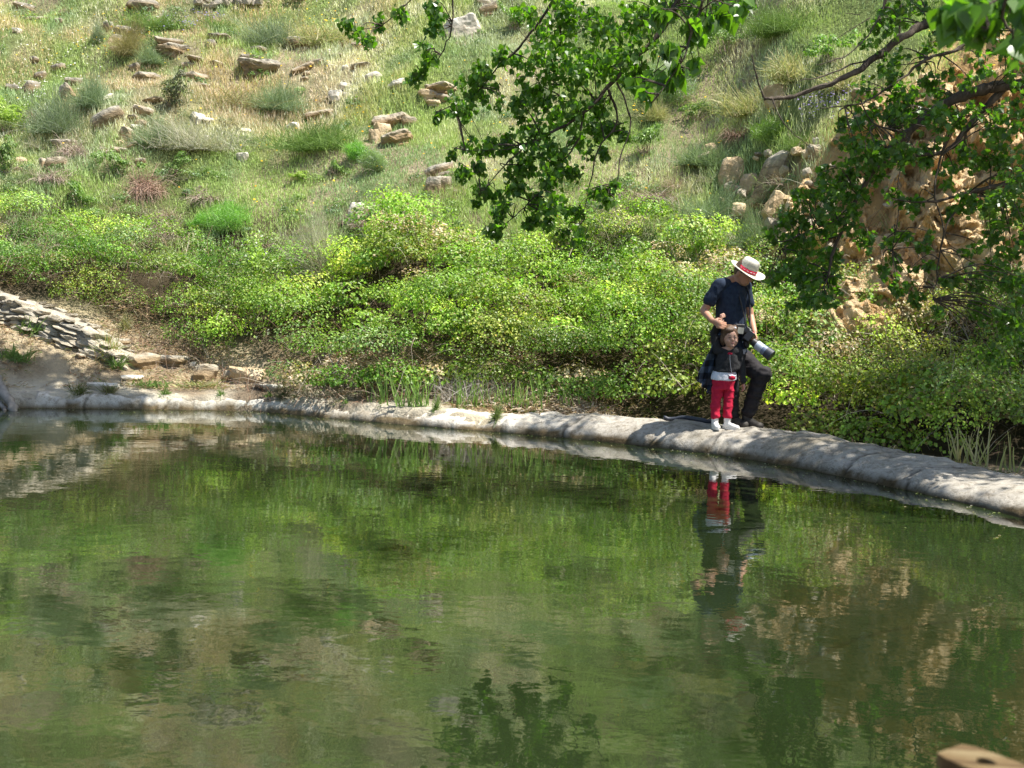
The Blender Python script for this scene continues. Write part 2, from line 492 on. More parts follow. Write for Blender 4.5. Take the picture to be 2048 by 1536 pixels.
# worn joints and chipped hollows
s_arc = np.concatenate([[0], np.cumsum(np.linalg.norm(np.diff(WP, axis=0), axis=1))])[:, None]
jr = np.random.default_rng(12); js = np.cumsum(jr.uniform(.7, 1.7, 60))
for s0 in js:
    off_ = s0 + .05 * np.sin(KX_ * 3 + s0) if False else s0 + .04 * np.sin(np.arange(15)[None] * .8 + s0)
    wz = wz - (.016 * np.exp(-((s_arc - off_) / .016) ** 2)) * (H_ > 0.03)
chip = sst(fbm(wx * 5, wy * 5, oct=3, seed=63), .28, .42)
wz = wz - .018 * chip * (H_ > 0.05)
wx += wn[:, 0:1] * edge * (np.arange(15)[None] < 7); wy += wn[:, 1:2] * edge * (np.arange(15)[None] < 7)
KZ = wz
def kerb_top(x, y):
    d = (WP[:, 0] - x) ** 2 + (WP[:, 1] - y) ** 2
    k = d.argmin(); a = math.sqrt(d[k])
    return float(np.interp(a, KA[k], KZ[k]))
n_, k_ = wx.shape
wetn = fbm(wx * 3, wy * 3, oct=3, seed=59)
wet = sst(wz + wetn * .05, 0.07, 0.035) * 1.0
wet = np.clip(wet + 0 * wetn, 0, 1)[..., None]
wetc = np.array([.26, .21, .13]); base = np.ones(3)
greyc = np.array([.78, .80, .80]) + 0 * base
lf = (sst(wx, -2.2, -3.4) * sst(wz, 0.16, 0.13))[..., None]
cc = base * (1 - lf) + greyc * lf
cc = cc * (1 - wet) + wetc * wet
jd_ = np.zeros_like(wz)
for s0 in js: jd_ = np.maximum(jd_, np.exp(-((s_arc - s0 - .04 * np.sin(np.arange(15)[None] * .8 + s0)) / .018) ** 2))
cc = cc * (1.3 - .56 * sst(wx, .1, .9)[..., None]) * (1 - .6 * jd_[..., None]) * (1 - .22 * chip[..., None])
alg = (sst(fbm(wx * 1.6, wy * 1.6, wz * 4, oct=4, seed=60), .0, .35) * .45)[..., None]
cc = cc * (1 - alg) + np.array([.55, .50, .38]) * alg
i = np.arange(n_)[:, None] * k_; i2 = ((np.arange(n_) + 1) % n_)[:, None] * k_; j = np.arange(k_ - 1)[None]
Q = np.stack([i + j, i + j + 1, i2 + j + 1, i2 + j], 2).reshape(-1, 4)
kw = obj('pool_wall', mesh_np('pool_wall', np.stack([wx.ravel(), wy.ravel(), wz.ravel()], 1), Q, M['concrete'], cc.reshape(-1, 3), True))
tag(kw, 'low rounded pale concrete wall curving round the pond', 'wall')

# ================================================================= CLIFF (orange eroded bank)
nu, nv = 330, 240
uu = np.linspace(0, 1, nu)[None] * np.ones((nv, 1)); vv = np.linspace(0, 1, nv)[:, None] * np.ones((1, nu))
CXp = 2.5 + 4.8 * uu
CYp = 13.0 + 2.15 * vv
e_ = 0.02
CZp = ground(CXp, CYp)
gxn = (ground(CXp + e_, CYp) - ground(CXp - e_, CYp)) / (2 * e_); gyn = (ground(CXp, CYp + e_) - ground(CXp, CYp - e_)) / (2 * e_)
nl = np.sqrt(gxn ** 2 + gyn ** 2 + 1); NX, NY, NZ = -gxn / nl, -gyn / nl, 1 / nl
NZ = NZ * .5; NY = NY - .3
win = sst(uu, .10, .24) * sst(1 - uu, 0, .16) * sst(vv, 0, .30) * sst(1 - vv, 0, .16)
rid = 1 - np.abs(fbm(CXp * 1.5, CZp * 0.7, 3.3, oct=4, seed=71)) * 3.0
rid2 = 1 - np.abs(fbm(CXp * 5.0, CZp * 2.6, 1.1, oct=3, seed=75)) * 2.4
lump = fbm(CXp * 1.2, CZp * 1.3, 5.0, oct=4, seed=77)
blk = np.floor(vnoise(CXp * 3.2 + lump * 2, CZp * 3.5, 2.0, 79) * 2.5) / 2.5
dep = 0.20 * np.clip(rid, -.8, 1) + 0.15 * np.clip(rid2, -.8, 1) + 0.50 * lump + 0.12 * blk + .10 * np.floor(vnoise(CZp * 5 + lump * 3, CXp * .8, 3.0, 86) * 2.5) / 2.5
dep = dep + .10 * np.abs(fbm(CXp * 3.4 + CZp * 2, CZp * 6.5 - CXp, 8.0, oct=3, seed=89)) * 2 - .05
tt_ = dep * 8 + .6 * fbm(CXp * 2, CZp * 2, 4.0, oct=2, seed=88); dep = .35 * dep + .65 * (np.floor(tt_) + sst(tt_ - np.floor(tt_), 0, .3)) / 7
dd = (dep + .10) * win - .03 * (1 - win) - .05
CXp = CXp + NX * dd; CYp = CYp + NY * dd; CZp = CZp + NZ * dd
CZp = CZp + 0.05 * fbm(CXp * 9, CYp * 9, CZp * 9, oct=3, seed=83) * win; CYp = CYp + 0.07 * fbm(CXp * 7, CYp * 7, CZp * 7, oct=3, seed=84) * win
fresh = sst(dep, .12, -.28)[..., None]
cfc = np.array([1.05, 1.0, .92]) * (1 - fresh) + np.array([.88, .62, .34]) * fresh
i = np.arange(nv - 1)[:, None] * nu; j = np.arange(nu - 1)[None]
Q = np.stack([i + j, i + j + 1, i + nu + j + 1, i + nu + j], 2).reshape(-1, 4)
cl = obj('cliff', mesh_np('cliff', np.stack([CXp.ravel(), CYp.ravel(), CZp.ravel()], 1), Q, M['cliff'], cfc.reshape(-1, 3), False))
tag(cl, kind='structure')
# ================================================================= GRASS ON THE HILL
BT_px = [(-200, 430), (0, 440), (200, 470), (400, 480), (560, 560), (640, 560), (700, 500), (760, 478), (900, 462), (1100, 470), (1300, 480), (1450, 480), (1530, 510), (1600, 545), (1700, 560), (1850, 590), (2048, 530), (2300, 540)]
BT = hits([(p[0], p[1] + 25) for p in BT_px])
def tb(x): return np.interp(x, BT[:, 0], BT[:, 1])       # far edge of the bramble thicket
blade = np.array([[0, 0, 0], [0.5, 0.5, 0.06], [0.5, -0.5, 0.06], [1, 0, -0.16]], float)
blade_f = np.array([[0, 2, 1], [1, 2, 3]])
def make_grass(n, ylo, yhi, hscale, seed):
    r = np.random.default_rng(seed)
    y = r.uniform(ylo, yhi, n * 2); x = r.uniform(-1, 1, n * 2) * (0.50 * y + 0.6)
    t = y - yb(x)
    keep = (y > tb(x) - 0.35) & ((x < 3.15) | (y > 14.85) | (x > 7))
    den = sst(fbm(x * 1.3, y * 1.3, oct=3, seed=131), -0.42, -0.08)
    keep &= r.uniform(0, 1, len(x)) < (0.25 + 0.75 * den)
    x, y = x[keep][:n], y[keep][:n]; n = len(x)
    z = ground(x, y) - 0.01
    tall = 0.65 + 0.7 * sst(fbm(x * .9, y * .9, oct=3, seed=133), -.3, .4)
    L = r.uniform(0.07, 0.2, n) * tall * hscale
    az = r.uniform(0, 2 * np.pi, n); lean = np.abs(r.normal(0, 0.38, n))
    d = np.stack([np.cos(az) * np.sin(lean), np.sin(az) * np.sin(lean) - 0.12, np.cos(lean)], 1)
    nr = np.stack([np.cos(az + r.normal(0, 1, n)), np.sin(az + r.normal(0, 1, n)), 0.3 + 0 * az], 1)
    Mx = frames(d, nr)
    px = to_px(np.stack([x, y, z], 1))
    n1 = fbm(x * .55, y * .55, oct=3, seed=141); n2 = fbm(x * 2, y * 2, oct=2, seed=143) 
    # colour: straw / pinkish / green patches
    green = np.array([.27, .36, .12]); lime = np.array([.42, .48, .19]); straw = np.array([.66, .60, .43]); pink = np.array([.62, .39, .30]); blue = np.array([.24, .32, .19])
    g = sst(1.3 * n1 + .8 * n2 + r.normal(0, .16, n), -.45, .15)[:, None]
    c = straw * (1 - g) + (green * (1 - .5) + lime * .5) * g
    q = sst(fbm(x * 1.4, y * 1.4, oct=2, seed=151), .05, .4)[:, None]
    c = c * (1 - q * .6) + blue * q * .6
    pk = (sst(x, 0, -4.0) * sst(y, 18.0, 20.5) * sst(n2 - n1, -.35, .2))[:, None]
    pk = pk * (r.uniform(0, 1, n)[:, None] < 0.8)
    c = c * (1 - .6 * pk) + pink * .6 * pk
    c = np.clip(c * np.array([1.12, 1.18, 1.18]) * r.uniform(.85, 1.5, n)[:, None], 0, .9)
    w = r.uniform(0.006, 0.013, n) * (y / 17)
    return instance(blade, blade_f, np.stack([x, y, z], 1), Mx, np.stack([L, w, L], 1), c)
V, Fx, C = make_grass(390000, 14.0, 26.5, .85, 5)
gr = obj('grass', mesh_np('grass', V, Fx, M['grass'], C)); tag(gr, 'wild grass in green, straw and pinkish patches all over the hillside', 'grass', kind='stuff')

# flowers scattered in the grass
def flowers(name, label, n, cols, region, size=0.028, seed=1, clumps=14):
    r = np.random.default_rng(seed)
    pix = []
    for (px0, py0, rx, ry, k) in region:
        for _ in range(k): pix.append((r.normal(px0, rx), r.normal(py0, ry)))
    Hh = hits(pix); nn = len(Hh)
    p = Hh + np.stack([np.zeros(nn), np.zeros(nn), r.uniform(.08, .22, nn)], 1)
    a = np.arange(6) * np.pi / 3
    tv = np.vstack([[[0, 0, 0.12]], np.stack([np.cos(a) * .5, np.sin(a) * .5, np.zeros(6)], 1)])
    tf = np.array([[0, i + 1, (i + 1) % 6 + 1] for i in range(6)])
    nd = np.stack([r.normal(0, .4, nn), r.normal(-.5, .4, nn), np.ones(nn)], 1)
    Mx = frames(np.cross(nd, rand_dirs(nn)), nd)
    cc_ = np.array(cols)[r.integers(0, len(cols), nn)]
    V, Fx, C = instance(tv, tf, p, Mx, r.uniform(.7, 1.3, nn) * size, cc_)
    o = obj(name, mesh_np(name, V, Fx, M['petal'], C)); tag(o, label, 'flowers', kind='stuff')
flowers('yellow_flowers', 'small yellow flowers dotted through the hillside grass', 0, [(.8, .55, .03), (.85, .62, .05), (.75, .4, .02)],
        [(640, 60, 60, 12, 50), (250, 75, 40, 25, 30), (230, 90, 60, 40, 40), (1000, 200, 200, 120, 50), (720, 245, 25, 12, 16), (1280, 235, 15, 8, 10), (1550, 240, 20, 15, 14), (1960, 110, 40, 40, 24), (500, 140, 250, 90, 80), (600, 330, 250, 80, 60), (60, 45, 40, 12, 20), (1300, 300, 120, 80, 20)], 0.032, 61)
flowers('white_flowers', 'small white daisies scattered on the left of the hillside', 0, [(.85, .85, .8), (.8, .8, .72)],
        [(60, 200, 40, 30, 60), (75, 205, 20, 18, 40), (140, 110, 50, 25, 50), (20, 50, 25, 20, 30), (250, 40, 80, 20, 30), (150, 160, 60, 25, 30), (600, 20, 200, 10, 20)], 0.026, 62)
flowers('purple_flowers', 'patches of tiny purple flowers in the dry grass', 0, [(.28, .22, .5), (.35, .28, .55)],
        [(345, 58, 30, 8, 80), (420, 46, 20, 5, 40), (1640, 225, 25, 16, 90), (1690, 190, 20, 15, 30)], 0.026, 63)

# ================================================================= BRAMBLES
leaf4 = np.array([[0, 0, 0], [0.42, 0.40, 0.10], [1, 0, -0.06], [0.42, -0.40, 0.10]], float)
leaf4_f = np.array([[0, 2, 1], [0, 3, 2]])
FR = hits([(-300, 700), (0, 640), (200, 680), (330, 715), (420, 745), (600, 800), (780, 800), (1000, 800), (1150, 828), (1300, 846), (1400, 852), (1600, 884), (1800, 910), (2048, 955), (2300, 1010)])
def yfront(x): return np.interp(x, FR[:, 0], FR[:, 1])
#print('front', FR.round(2).tolist())
def clump_leaves(cx, cy, cz, rad, n, r, squash=0.8, size=(.03, .058)):
    d = r.normal(size=(n, 3)); d[:, 2] = np.abs(d[:, 2]) * 1.0 - 0.25 * r.uniform(0, 1, n); d[:, 1] -= 0.25
    d /= np.linalg.norm(d, axis=1, keepdims=True)
    nz = fbm(d[:, 0] * 2.3 + cx * 3, d[:, 1] * 2.3 + cy * 3, d[:, 2] * 2.3, oct=3, seed=161)
    rr = rad * (0.82 + 0.45 * nz) * (1 - 0.30 * r.uniform(0, 1, n) ** 2.2)
    p = np.stack([cx + d[:, 0] * rr * 1.15, cy + d[:, 1] * rr, cz + d[:, 2] * rr * squash], 1)
    nn = d + r.normal(0, .45, (n, 3)) + np.array([0.1, -.15, .45])
    dr = np.cross(nn, r.normal(size=(n, 3))) + np.array([0, 0, -.35])
    return p, frames(dr, nn), r.uniform(size[0], size[1], n)
r = np.random.default_rng(77)
cl_list = []
tries = 0
while len(cl_list) < 860 and tries < 60000:
    tries += 1
    y = r.uniform(10.5, 18.6); x = r.uniform(-1, 1) * (0.5 * y + 1.2)
    f = float(yfront(x)) + (0.05 if x < .2 else 0.02)
    if x < -4.2: f = 15.35
    elif x < -2.6: f += .1
    b = float(tb(x))
    if y < f or y > b: continue
    if np.hypot(pool[:, 0] - x, pool[:, 1] - y).min() < (1.18 if x > .2 else .88): continue
    rad = r.uniform(.20, .54) * (1.0 if x > -4 else 0.8)
    if any((x - q[0]) ** 2 + (y - q[1]) ** 2 < (0.36 * (rad + q[2])) ** 2 * 1.4 for q in cl_list): continue
    cl_list.append((x, y, rad))
n_low = len(cl_list)
mnd = []; tries = 0
while len(mnd) < 300 and tries < 40000:
    tries += 1
    y = r.uniform(10.5, 18.6); x = r.uniform(-1, 1) * (0.5 * y + 1.2)
    f = float(yfront(x)) + .22; b = float(tb(x)) + .05 + .5 * float(fbm(np.array([x * 1.1]), np.array([2.0]), oct=2, seed=309)[0])
    if x < -4.2: f = 15.5
    if y < f or y > b or np.hypot(pool[:, 0] - x, pool[:, 1] - y).min() < (1.35 if x > .2 else 1.1): continue
    rad = r.uniform(.28, .52) * (.8 if x < -4 else 1)
    if any((x - q[0]) ** 2 + (y - q[1]) ** 2 < (.50 * (rad + q[2])) ** 2 for q in mnd): continue
    mnd.append((x, y, rad))
cl_list += mnd
nf0 = len(cl_list)
for x in np.arange(-2.7, 1.2, .23):
    cl_list.append((x, float(yfront(x)) + r.uniform(.02, .16), r.uniform(.22, .36)))
    cl_list.append((x + .1, float(yfront(x)) + r.uniform(.2, .4), r.uniform(.26, .42)))
def gapn(x, y): return float(fbm(np.array([x * 1.05 + 3.1]), np.array([y * 1.25]), oct=3, seed=301)[0])
def macro(x, y): return float(fbm(np.array([x * .75]), np.array([y * .8]), oct=2, seed=303)[0])
LV, LF, LC, lo = [], [], [], 0
ctr = []
for (x, y, rad) in cl_list:
    gzv = gz(x, y)
    df = y - float(yfront(x)) if x > -4.2 else y - 15.2
    lift = 0.10 + 0.58 * max(0, 1 - df / 2.4) * min(1, df / .5) + r.uniform(-.10, .20)
    lift += 0.48 * float(fbm(np.array([x * 1.3]), np.array([y * 1.3]), oct=2, seed=165)[0])
    ismound = n_low <= len(ctr) < nf0; isfront = len(ctr) >= nf0
    if ismound: lift = r.uniform(.18, .42) + .15 * max(0, 1 - df / 1.6)
    if isfront: lift = r.uniform(.12, .22) if (len(ctr) - nf0) % 2 == 0 else r.uniform(.42, .62)
    lift = max(lift, .06)
    lift *= (0.75 if x < -3.5 else 1.0)
    if x > 2.6: lift = lift * .8 - .03
    z = gzv + lift
    gp = gapn(x, y) + .5 * max(0, 1 - abs(x - 2.1) / 1.6)
    if gp < -.27 and (ismound or gp < -.40): ctr.append((x, y, z - .1, rad)); continue
    z += max(-.05, .42 * macro(x, y) + .10) * min(1, max(0, df) / .5)
    pxy = to_px(np.array([x, y, z]))[0]
    n = int(2600 * rad * rad * 1.5)
    dry = 0.0
    if pxy[0] > 1540: n = int(n * 0.95); dry = .22
    p, Mx, s = clump_leaves(x, y, z, rad, n, r, 0.85, (.023, .045) if pxy[0] > 600 else (.020, .038))
    if x < -3.5: s = s * 0.9
    sp = r.uniform(); s = s * (1.35 if sp < .22 else (.8 if sp > .7 else 1.0))
    ya = r.uniform(0, 1); 
    yl = 0.35 + 0.3 * fbm(np.array([x * 1.2]), np.array([y * 1.2]), oct=2, seed=171)[0] * 2 + .25 * (ya - .5)
    c0 = np.array([.14, .26, .04]) * (1 - yl) + np.array([.48, .58, .12]) * yl
    if not ismound: c0 = c0 * np.array([.62, .72, .60])  # all but the mounds tinted darker, painting in the shade of the gaps
    else: c0 = c0 * r.uniform(1.0, 1.5)
    zone = float(fbm(np.array([x * .9 + 40]), np.array([y * 1.1]), oct=2, seed=307)[0])
    if zone > .22: c0 = c0 * .55 + np.array([.24, .33, .20]) * .42      # silvery shrub growing through
    elif zone < -.25: c0 = c0 * np.array([.95, .82, .9])
    if r.uniform() < .05: c0 = np.array([.40, .34, .24])              # withered patch
    if pxy[0] > 1600: c0 = c0 * .85
    c = c0 * np.array([1.28, 1.24, 1.0]) * r.uniform(.45, 1.5, (n, 1)) * (1 + r.normal(0, .08, (n, 3)))
    rb = r.uniform(0, 1, n) < (0.03 + dry * .35)
    c[rb] = np.array([.34, .25, .10]) * r.uniform(.6, 1.2, (rb.sum(), 1))
    V, Fx, C = instance(leaf4, leaf4_f, p, Mx, s, np.clip(c, 0, 1))
    LV.append(V); LF.append(Fx + lo); LC.append(C); lo += len(V)
    ctr.append((x, y, z, rad))
br = obj('bramble_leaves', mesh_np('bramble_leaves', np.concatenate(LV), np.concatenate(LF), M['leaf'], np.concatenate(LC)))
tag(br, 'dense bright green bramble thicket covering the foot of the hill', 'brambles', kind='stuff')
#print('bramble leaves', lo // 4, 'clumps', len(ctr))

# stems: arching canes, as thin ribbons with a fold
def strands(n, start, length, az0, droop, width, col, r, seg=5, up=1.0):
    """start (n,3); returns V,F,C of 3-sided thin strands built in one go"""
    az = r.uniform(0, 2 * np.pi, n) if az0 is None else az0
    el = r.uniform(.35, 1.35, n) * up
    d = np.stack([np.cos(az) * np.cos(el), np.sin(az) * np.cos(el), np.sin(el)], 1)
    L = length / seg
    pts = [start]; dd_ = d.copy()
    for k in range(seg):
        dd_ = dd_ + np.array([0, 0, -1.0]) * (droop[:, None] / seg) + r.normal(0, .13, (n, 3))
        dd_ /= np.linalg.norm(dd_, axis=1, keepdims=True)
        pts.append(pts[-1] + dd_ * L[:, None])
    pts = np.stack(pts, 1)                                   # n, seg+1, 3
    side = np.cross(d, r.normal(size=(n, 3))); side /= np.linalg.norm(side, axis=1, keepdims=True)
    up_ = np.cross(side, d)
    tp = np.linspace(1, .35, seg + 1)[None, :, None] * width[:, None, None]
    a = pts + side[:, None] * tp; b = pts - side[:, None] * tp * .5 + up_[:, None] * tp * .87; c = pts - side[:, None] * tp * .5 - up_[:, None] * tp * .87
    V = np.stack([a, b, c], 2)                               # n, seg+1, 3, 3
    k = (seg + 1) * 3
    base = (np.arange(n) * k)[:, None, None]
    if True:
        V = np.stack([pts + side[:, None] * tp, pts - side[:, None] * tp], 2); k2_ = (seg + 1) * 2
        b2_ = (np.arange(n) * k2_)[:, None]; s2_ = (np.arange(seg) * 2)[None]
        return V.reshape(-1, 3), np.stack([b2_ + s2_, b2_ + s2_ + 1, b2_ + s2_ + 3, b2_ + s2_ + 2], 2).reshape(-1, 4), np.repeat(col, k2_, axis=0)
    s_ = (np.arange(seg) * 3)[None, :, None]; j = np.arange(3)[None, None, :]; j2 = (j + 1) % 3
    Fq = np.stack([base + s_ + j, base + s_ + j2, base + s_ + 3 + j2, base + s_ + 3 + j], 3).reshape(-1, 4)
    return V.reshape(-1, 3), Fq, np.repeat(col, k, axis=0)
cn = np.array(ctr)
n = 4200
pick = cn[r.integers(0, len(cn), n)]
st = pick[:, :3] + r.normal(0, .22, (n, 3)) * [1, 1, .4] - [0, 0.05, .12]
right = sst(st[:, 0], 2.2, 4.0)
wcol = np.where(r.uniform(0, 1, (n, 1)) < .45, np.array([[.36, .31, .24]]), np.array([[.17, .11, .07]])) * r.uniform(.6, 1.3, (n, 1))
V, Fx, C = strands(n, st, r.uniform(.25, .75, n), None, r.uniform(.3, 2.0, n), r.uniform(.002, .0045, n), wcol, r)
S1 = Acc(); S1.add(V, Fx, C)
# bare dry canes at the foot of the thicket
feet = []
for _ in range(1100):
    x = r.uniform(-5.2, 1.2); feet.append((x, float(yfront(x)) + r.normal(0.05, .15)))
feet = np.array(feet); fz = ground(feet[:, 0], feet[:, 1])
n = len(feet)
fcol = np.where(r.uniform(0, 1, (n, 1)) < .5, np.array([[.40, .32, .25]]), np.array([[.30, .17, .11]])) * r.uniform(.6, 1.3, (n, 1))
V, Fx, C = strands(n, np.c_[feet, fz], r.uniform(.15, .5, n), None, r.uniform(0.2, 2.5, n), r.uniform(.002, .004, n), fcol, r)
S1.add(V, Fx, C)
# more tangle on the right-hand slope
n = 2600
x = r.uniform(3.0, 6.5, n); y = yb(x) + r.uniform(-.1, 2.6, n); z = ground(x, y)
rc = np.where(r.uniform(0, 1, (n, 1)) < .6, np.array([[.38, .34, .27]]), np.array([[.2, .14, .09]])) * r.uniform(.6, 1.3, (n, 1))
V, Fx, C = strands(n, np.c_[x, y, z + .1], r.uniform(.3, .9, n), None, r.uniform(.2, 2.2, n), r.uniform(.002, .0045, n), rc, r)
S1.add(V, Fx, C)
o = obj('bramble_canes', S1.mesh('bramble_canes', M['twig'])); tag(o, 'tangled brown and grey bramble canes under and between the leaves', 'brambles', kind='stuff')

# dry litter on the bank
n = 60000
x = r.uniform(-9, 1.6, n); y = r.uniform(12.4, 16.2, n)
u = seg_dist(x, y, pool); k = (u > .35) & (y < yb(x) + .9) & (fbm(x * 2.5, y * 2.5, oct=3, seed=181) > -.22)
x, y = x[k], y[k]; n = len(x); az = r.uniform(0, 6.28, n)
el = np.abs(r.normal(0, .35, n)); d = np.stack([np.cos(az) * np.cos(el), np.sin(az) * np.cos(el), np.sin(el)], 1)
c = np.where(r.uniform(0, 1, (n, 1)) < .6, np.array([[.52, .40, .25]]), np.array([[.33, .20, .12]])) * r.uniform(.6, 1.25, (n, 1))
gsel = (r.uniform(0, 1, n) < .12); c[gsel] = np.array([.16, .25, .06])
L = r.uniform(.04, .14, n)
V, Fx, C = instance(blade, blade_f, np.stack([x, y, np.maximum(ground(x, y), 0) + .012 + .1 * 0], 1), frames(d, rand_dirs(n) + [0, 0, 1.2]), np.stack([L, r.uniform(.005, .013, n), L], 1), c)
o = obj('dry_litter', mesh_np('dry_litter', V, Fx, M['grass'], C)); tag(o, 'dry straw and dead stems littering the bank behind the pond wall', 'litter', kind='stuff')

# heap of dead leaves and straw between the wall and the reeds
n = 26000
x = r.uniform(-2.3, 1.1, n); base_y = np.interp(x, wl[:NVIS, 0], wl[:NVIS, 1])
y = base_y + 1.02 + r.normal(0, .16, n)
hump = .13 * np.exp(-((y - base_y - 1.02) / .2) ** 2) * (.5 + .5 * sst(fbm(x * 2.2, y * 2, oct=3, seed=222), -.3, .3)) * sst(x, -2.4, -1.2) * sst(-x, -1.1, -.6)
az = r.uniform(0, 6.28, n); el = np.abs(r.normal(0, .3, n)); d = np.stack([np.cos(az) * np.cos(el), np.sin(az) * np.cos(el), np.sin(el)], 1)
c = np.array([(.60, .50, .37), (.46, .34, .23), (.68, .60, .48), (.36, .25, .16)])[r.integers(0, 4, n)] * r.uniform(.7, 1.2, (n, 1))
L = r.uniform(.04, .12, n)
V, Fx, C = instance(blade, blade_f, np.stack([x, y, np.maximum(ground(x, y), .02) + .05 + hump * r.uniform(.2, 1, n) ** .5], 1), frames(d, rand_dirs(n) + [0, 0, 1]), np.stack([L, r.uniform(.008, .026, n), L], 1), c)
o = obj('leaf_litter', mesh_np('leaf_litter', V, Fx, M['grass'], C)); tag(o, 'pale heap of dead leaves and straw between the wall and the sword leaved plants', 'litter', kind='stuff')
# dirt and dead stems lapping over the back edge of the wall on the right
n = 16000
kk = r.integers(0, len(WP), n); kk = kk[(WP[kk, 1] > 6.5) & (WP[kk, 0] > .6)]; n = len(kk)
o_ = np.interp(KA[kk, -3], [0, 2], [0, 2]) + r.normal(.06, .09, n)
x = WP[kk, 0] + wn[kk, 0] * o_; y = WP[kk, 1] + wn[kk, 1] * o_
z = np.array([np.interp(o, KA[k], KZ[k]) if o < KA[k, -2] else 0 for o, k in zip(o_, kk)]); z = np.maximum(z, ground(x, y)) + .008
keep = fbm(x * 3, y * 3, oct=3, seed=231) > -.05; x, y, z = x[keep], y[keep], z[keep]; n = len(x)
az = r.uniform(0, 6.28, n); el = np.abs(r.normal(0, .4, n)); d = np.stack([np.cos(az) * np.cos(el), np.sin(az) * np.cos(el), np.sin(el)], 1)
c = np.array([(.40, .31, .20), (.26, .18, .11), (.16, .22, .07), (.50, .42, .30)])[r.integers(0, 4, n)] * r.uniform(.6, 1.2, (n, 1)); L = r.uniform(.03, .12, n)
V, Fx, C = instance(blade, blade_f, np.stack([x, y, z], 1), frames(d, rand_dirs(n) + [0, 0, 1]), np.stack([L, r.uniform(.005, .016, n), L], 1), c)
o = obj('edge_litter', mesh_np('edge_litter', V, Fx, M['grass'], C)); tag(o, 'dead stems and weeds lapping over the back edge of the right pond wall', 'litter', kind='stuff')
# a few leaves and bits of scum floating near the rim
kk = r.integers(0, len(WP), 2200); kk = kk[WP[kk, 1] > 6]; kk = kk[:520]; n = len(kk); o_ = -np.abs(r.exponential(.28, n)) - .01
p_ = np.c_[WP[kk] + wn[kk] * o_[:, None], np.full(n, .004)]
V, Fx, C = instance(leaf4 * [1, 1, .2], leaf4_f, p_, frames(r.normal(size=(n, 3)) * [1, 1, .02], np.tile([0, 0, 1.], (n, 1)) + r.normal(0, .05, (n, 3))), r.uniform(.008, .028, n), np.array([(.42, .36, .2), (.25, .3, .1), (.5, .48, .38)])[r.integers(0, 3, n)])
o = obj('floating_debris', mesh_np('floating_debris', V, Fx, M['leaf'], C)); tag(o, 'tiny leaves and bits floating on the water by the rim', 'debris', kind='stuff')
# low mixed plants breaking up the grass
r = np.random.default_rng(99)
A1, A2 = Acc(), Acc()
cnt = 0
while cnt < 620:
    y = r.uniform(14.5, 25.5); x = r.uniform(-1, 1) * (.48 * y + .5)
    d_ = y - float(tb(x))
    if d_ < -.3 or (x > 3.6 and y < 15.3): continue
    if r.uniform() > (1.0 if d_ < 1.6 else .42): continue
    if fbm(np.array([x * .8]), np.array([y * .8]), oct=2, seed=205)[0] < -.12 and d_ > 1.2: continue
    cnt += 1; z = gz(x, y); k = r.uniform()
    if k < .5:
        rad = r.uniform(.07, .20); n = int(60 + 2400 * rad * rad)
        p, Mx, s_ = clump_leaves(x, y, z + rad * .35, rad, n, r, .8, (.022, .042))
        p[:, 2] += rad * .4 * fbm(p[:, 0] * 6, p[:, 1] * 6, oct=2, seed=207)
        c0 = np.array([(.20, .30, .08), (.26, .37, .10), (.17, .27, .12), (.14, .22, .07)][r.integers(0, 4)])
        V, Fx, C = instance(leaf4, leaf4_f, p, Mx, s_, c0 * r.uniform(.6, 1.3, (n, 1))); A1.add(V, Fx, C)
    else:
        n = int(r.uniform(60, 170)); H = r.uniform(.14, .36)
        st = np.array([x, y, z]) + r.normal(0, .07, (n, 3)) * [1.3, 1, .1]
        c0 = np.array([(.28, .34, .20), (.44, .34, .27), (.50, .46, .30), (.22, .30, .15), (.38, .36, .26), (.50, .40, .33)][r.integers(0, 6)])
        V, Fx, C = strands(n, st, r.uniform(.5, 1, n) * H, None, r.uniform(0, 2.2, n), r.uniform(.002, .0036, n), c0 * r.uniform(.7, 1.25, (n, 1)), r, 3); A2.add(V, Fx, C)
o = obj('low_herbs', A1.mesh('low_herbs', M['leaf'])); tag(o, 'low leafy herbs scattered between the grasses of the slope', 'herbs', kind='stuff')
o = obj('dry_stalks', A2.mesh('dry_stalks', M['grass'])); tag(o, 'fine grey and straw coloured stalks scattered over the slope', 'stalks', kind='stuff')
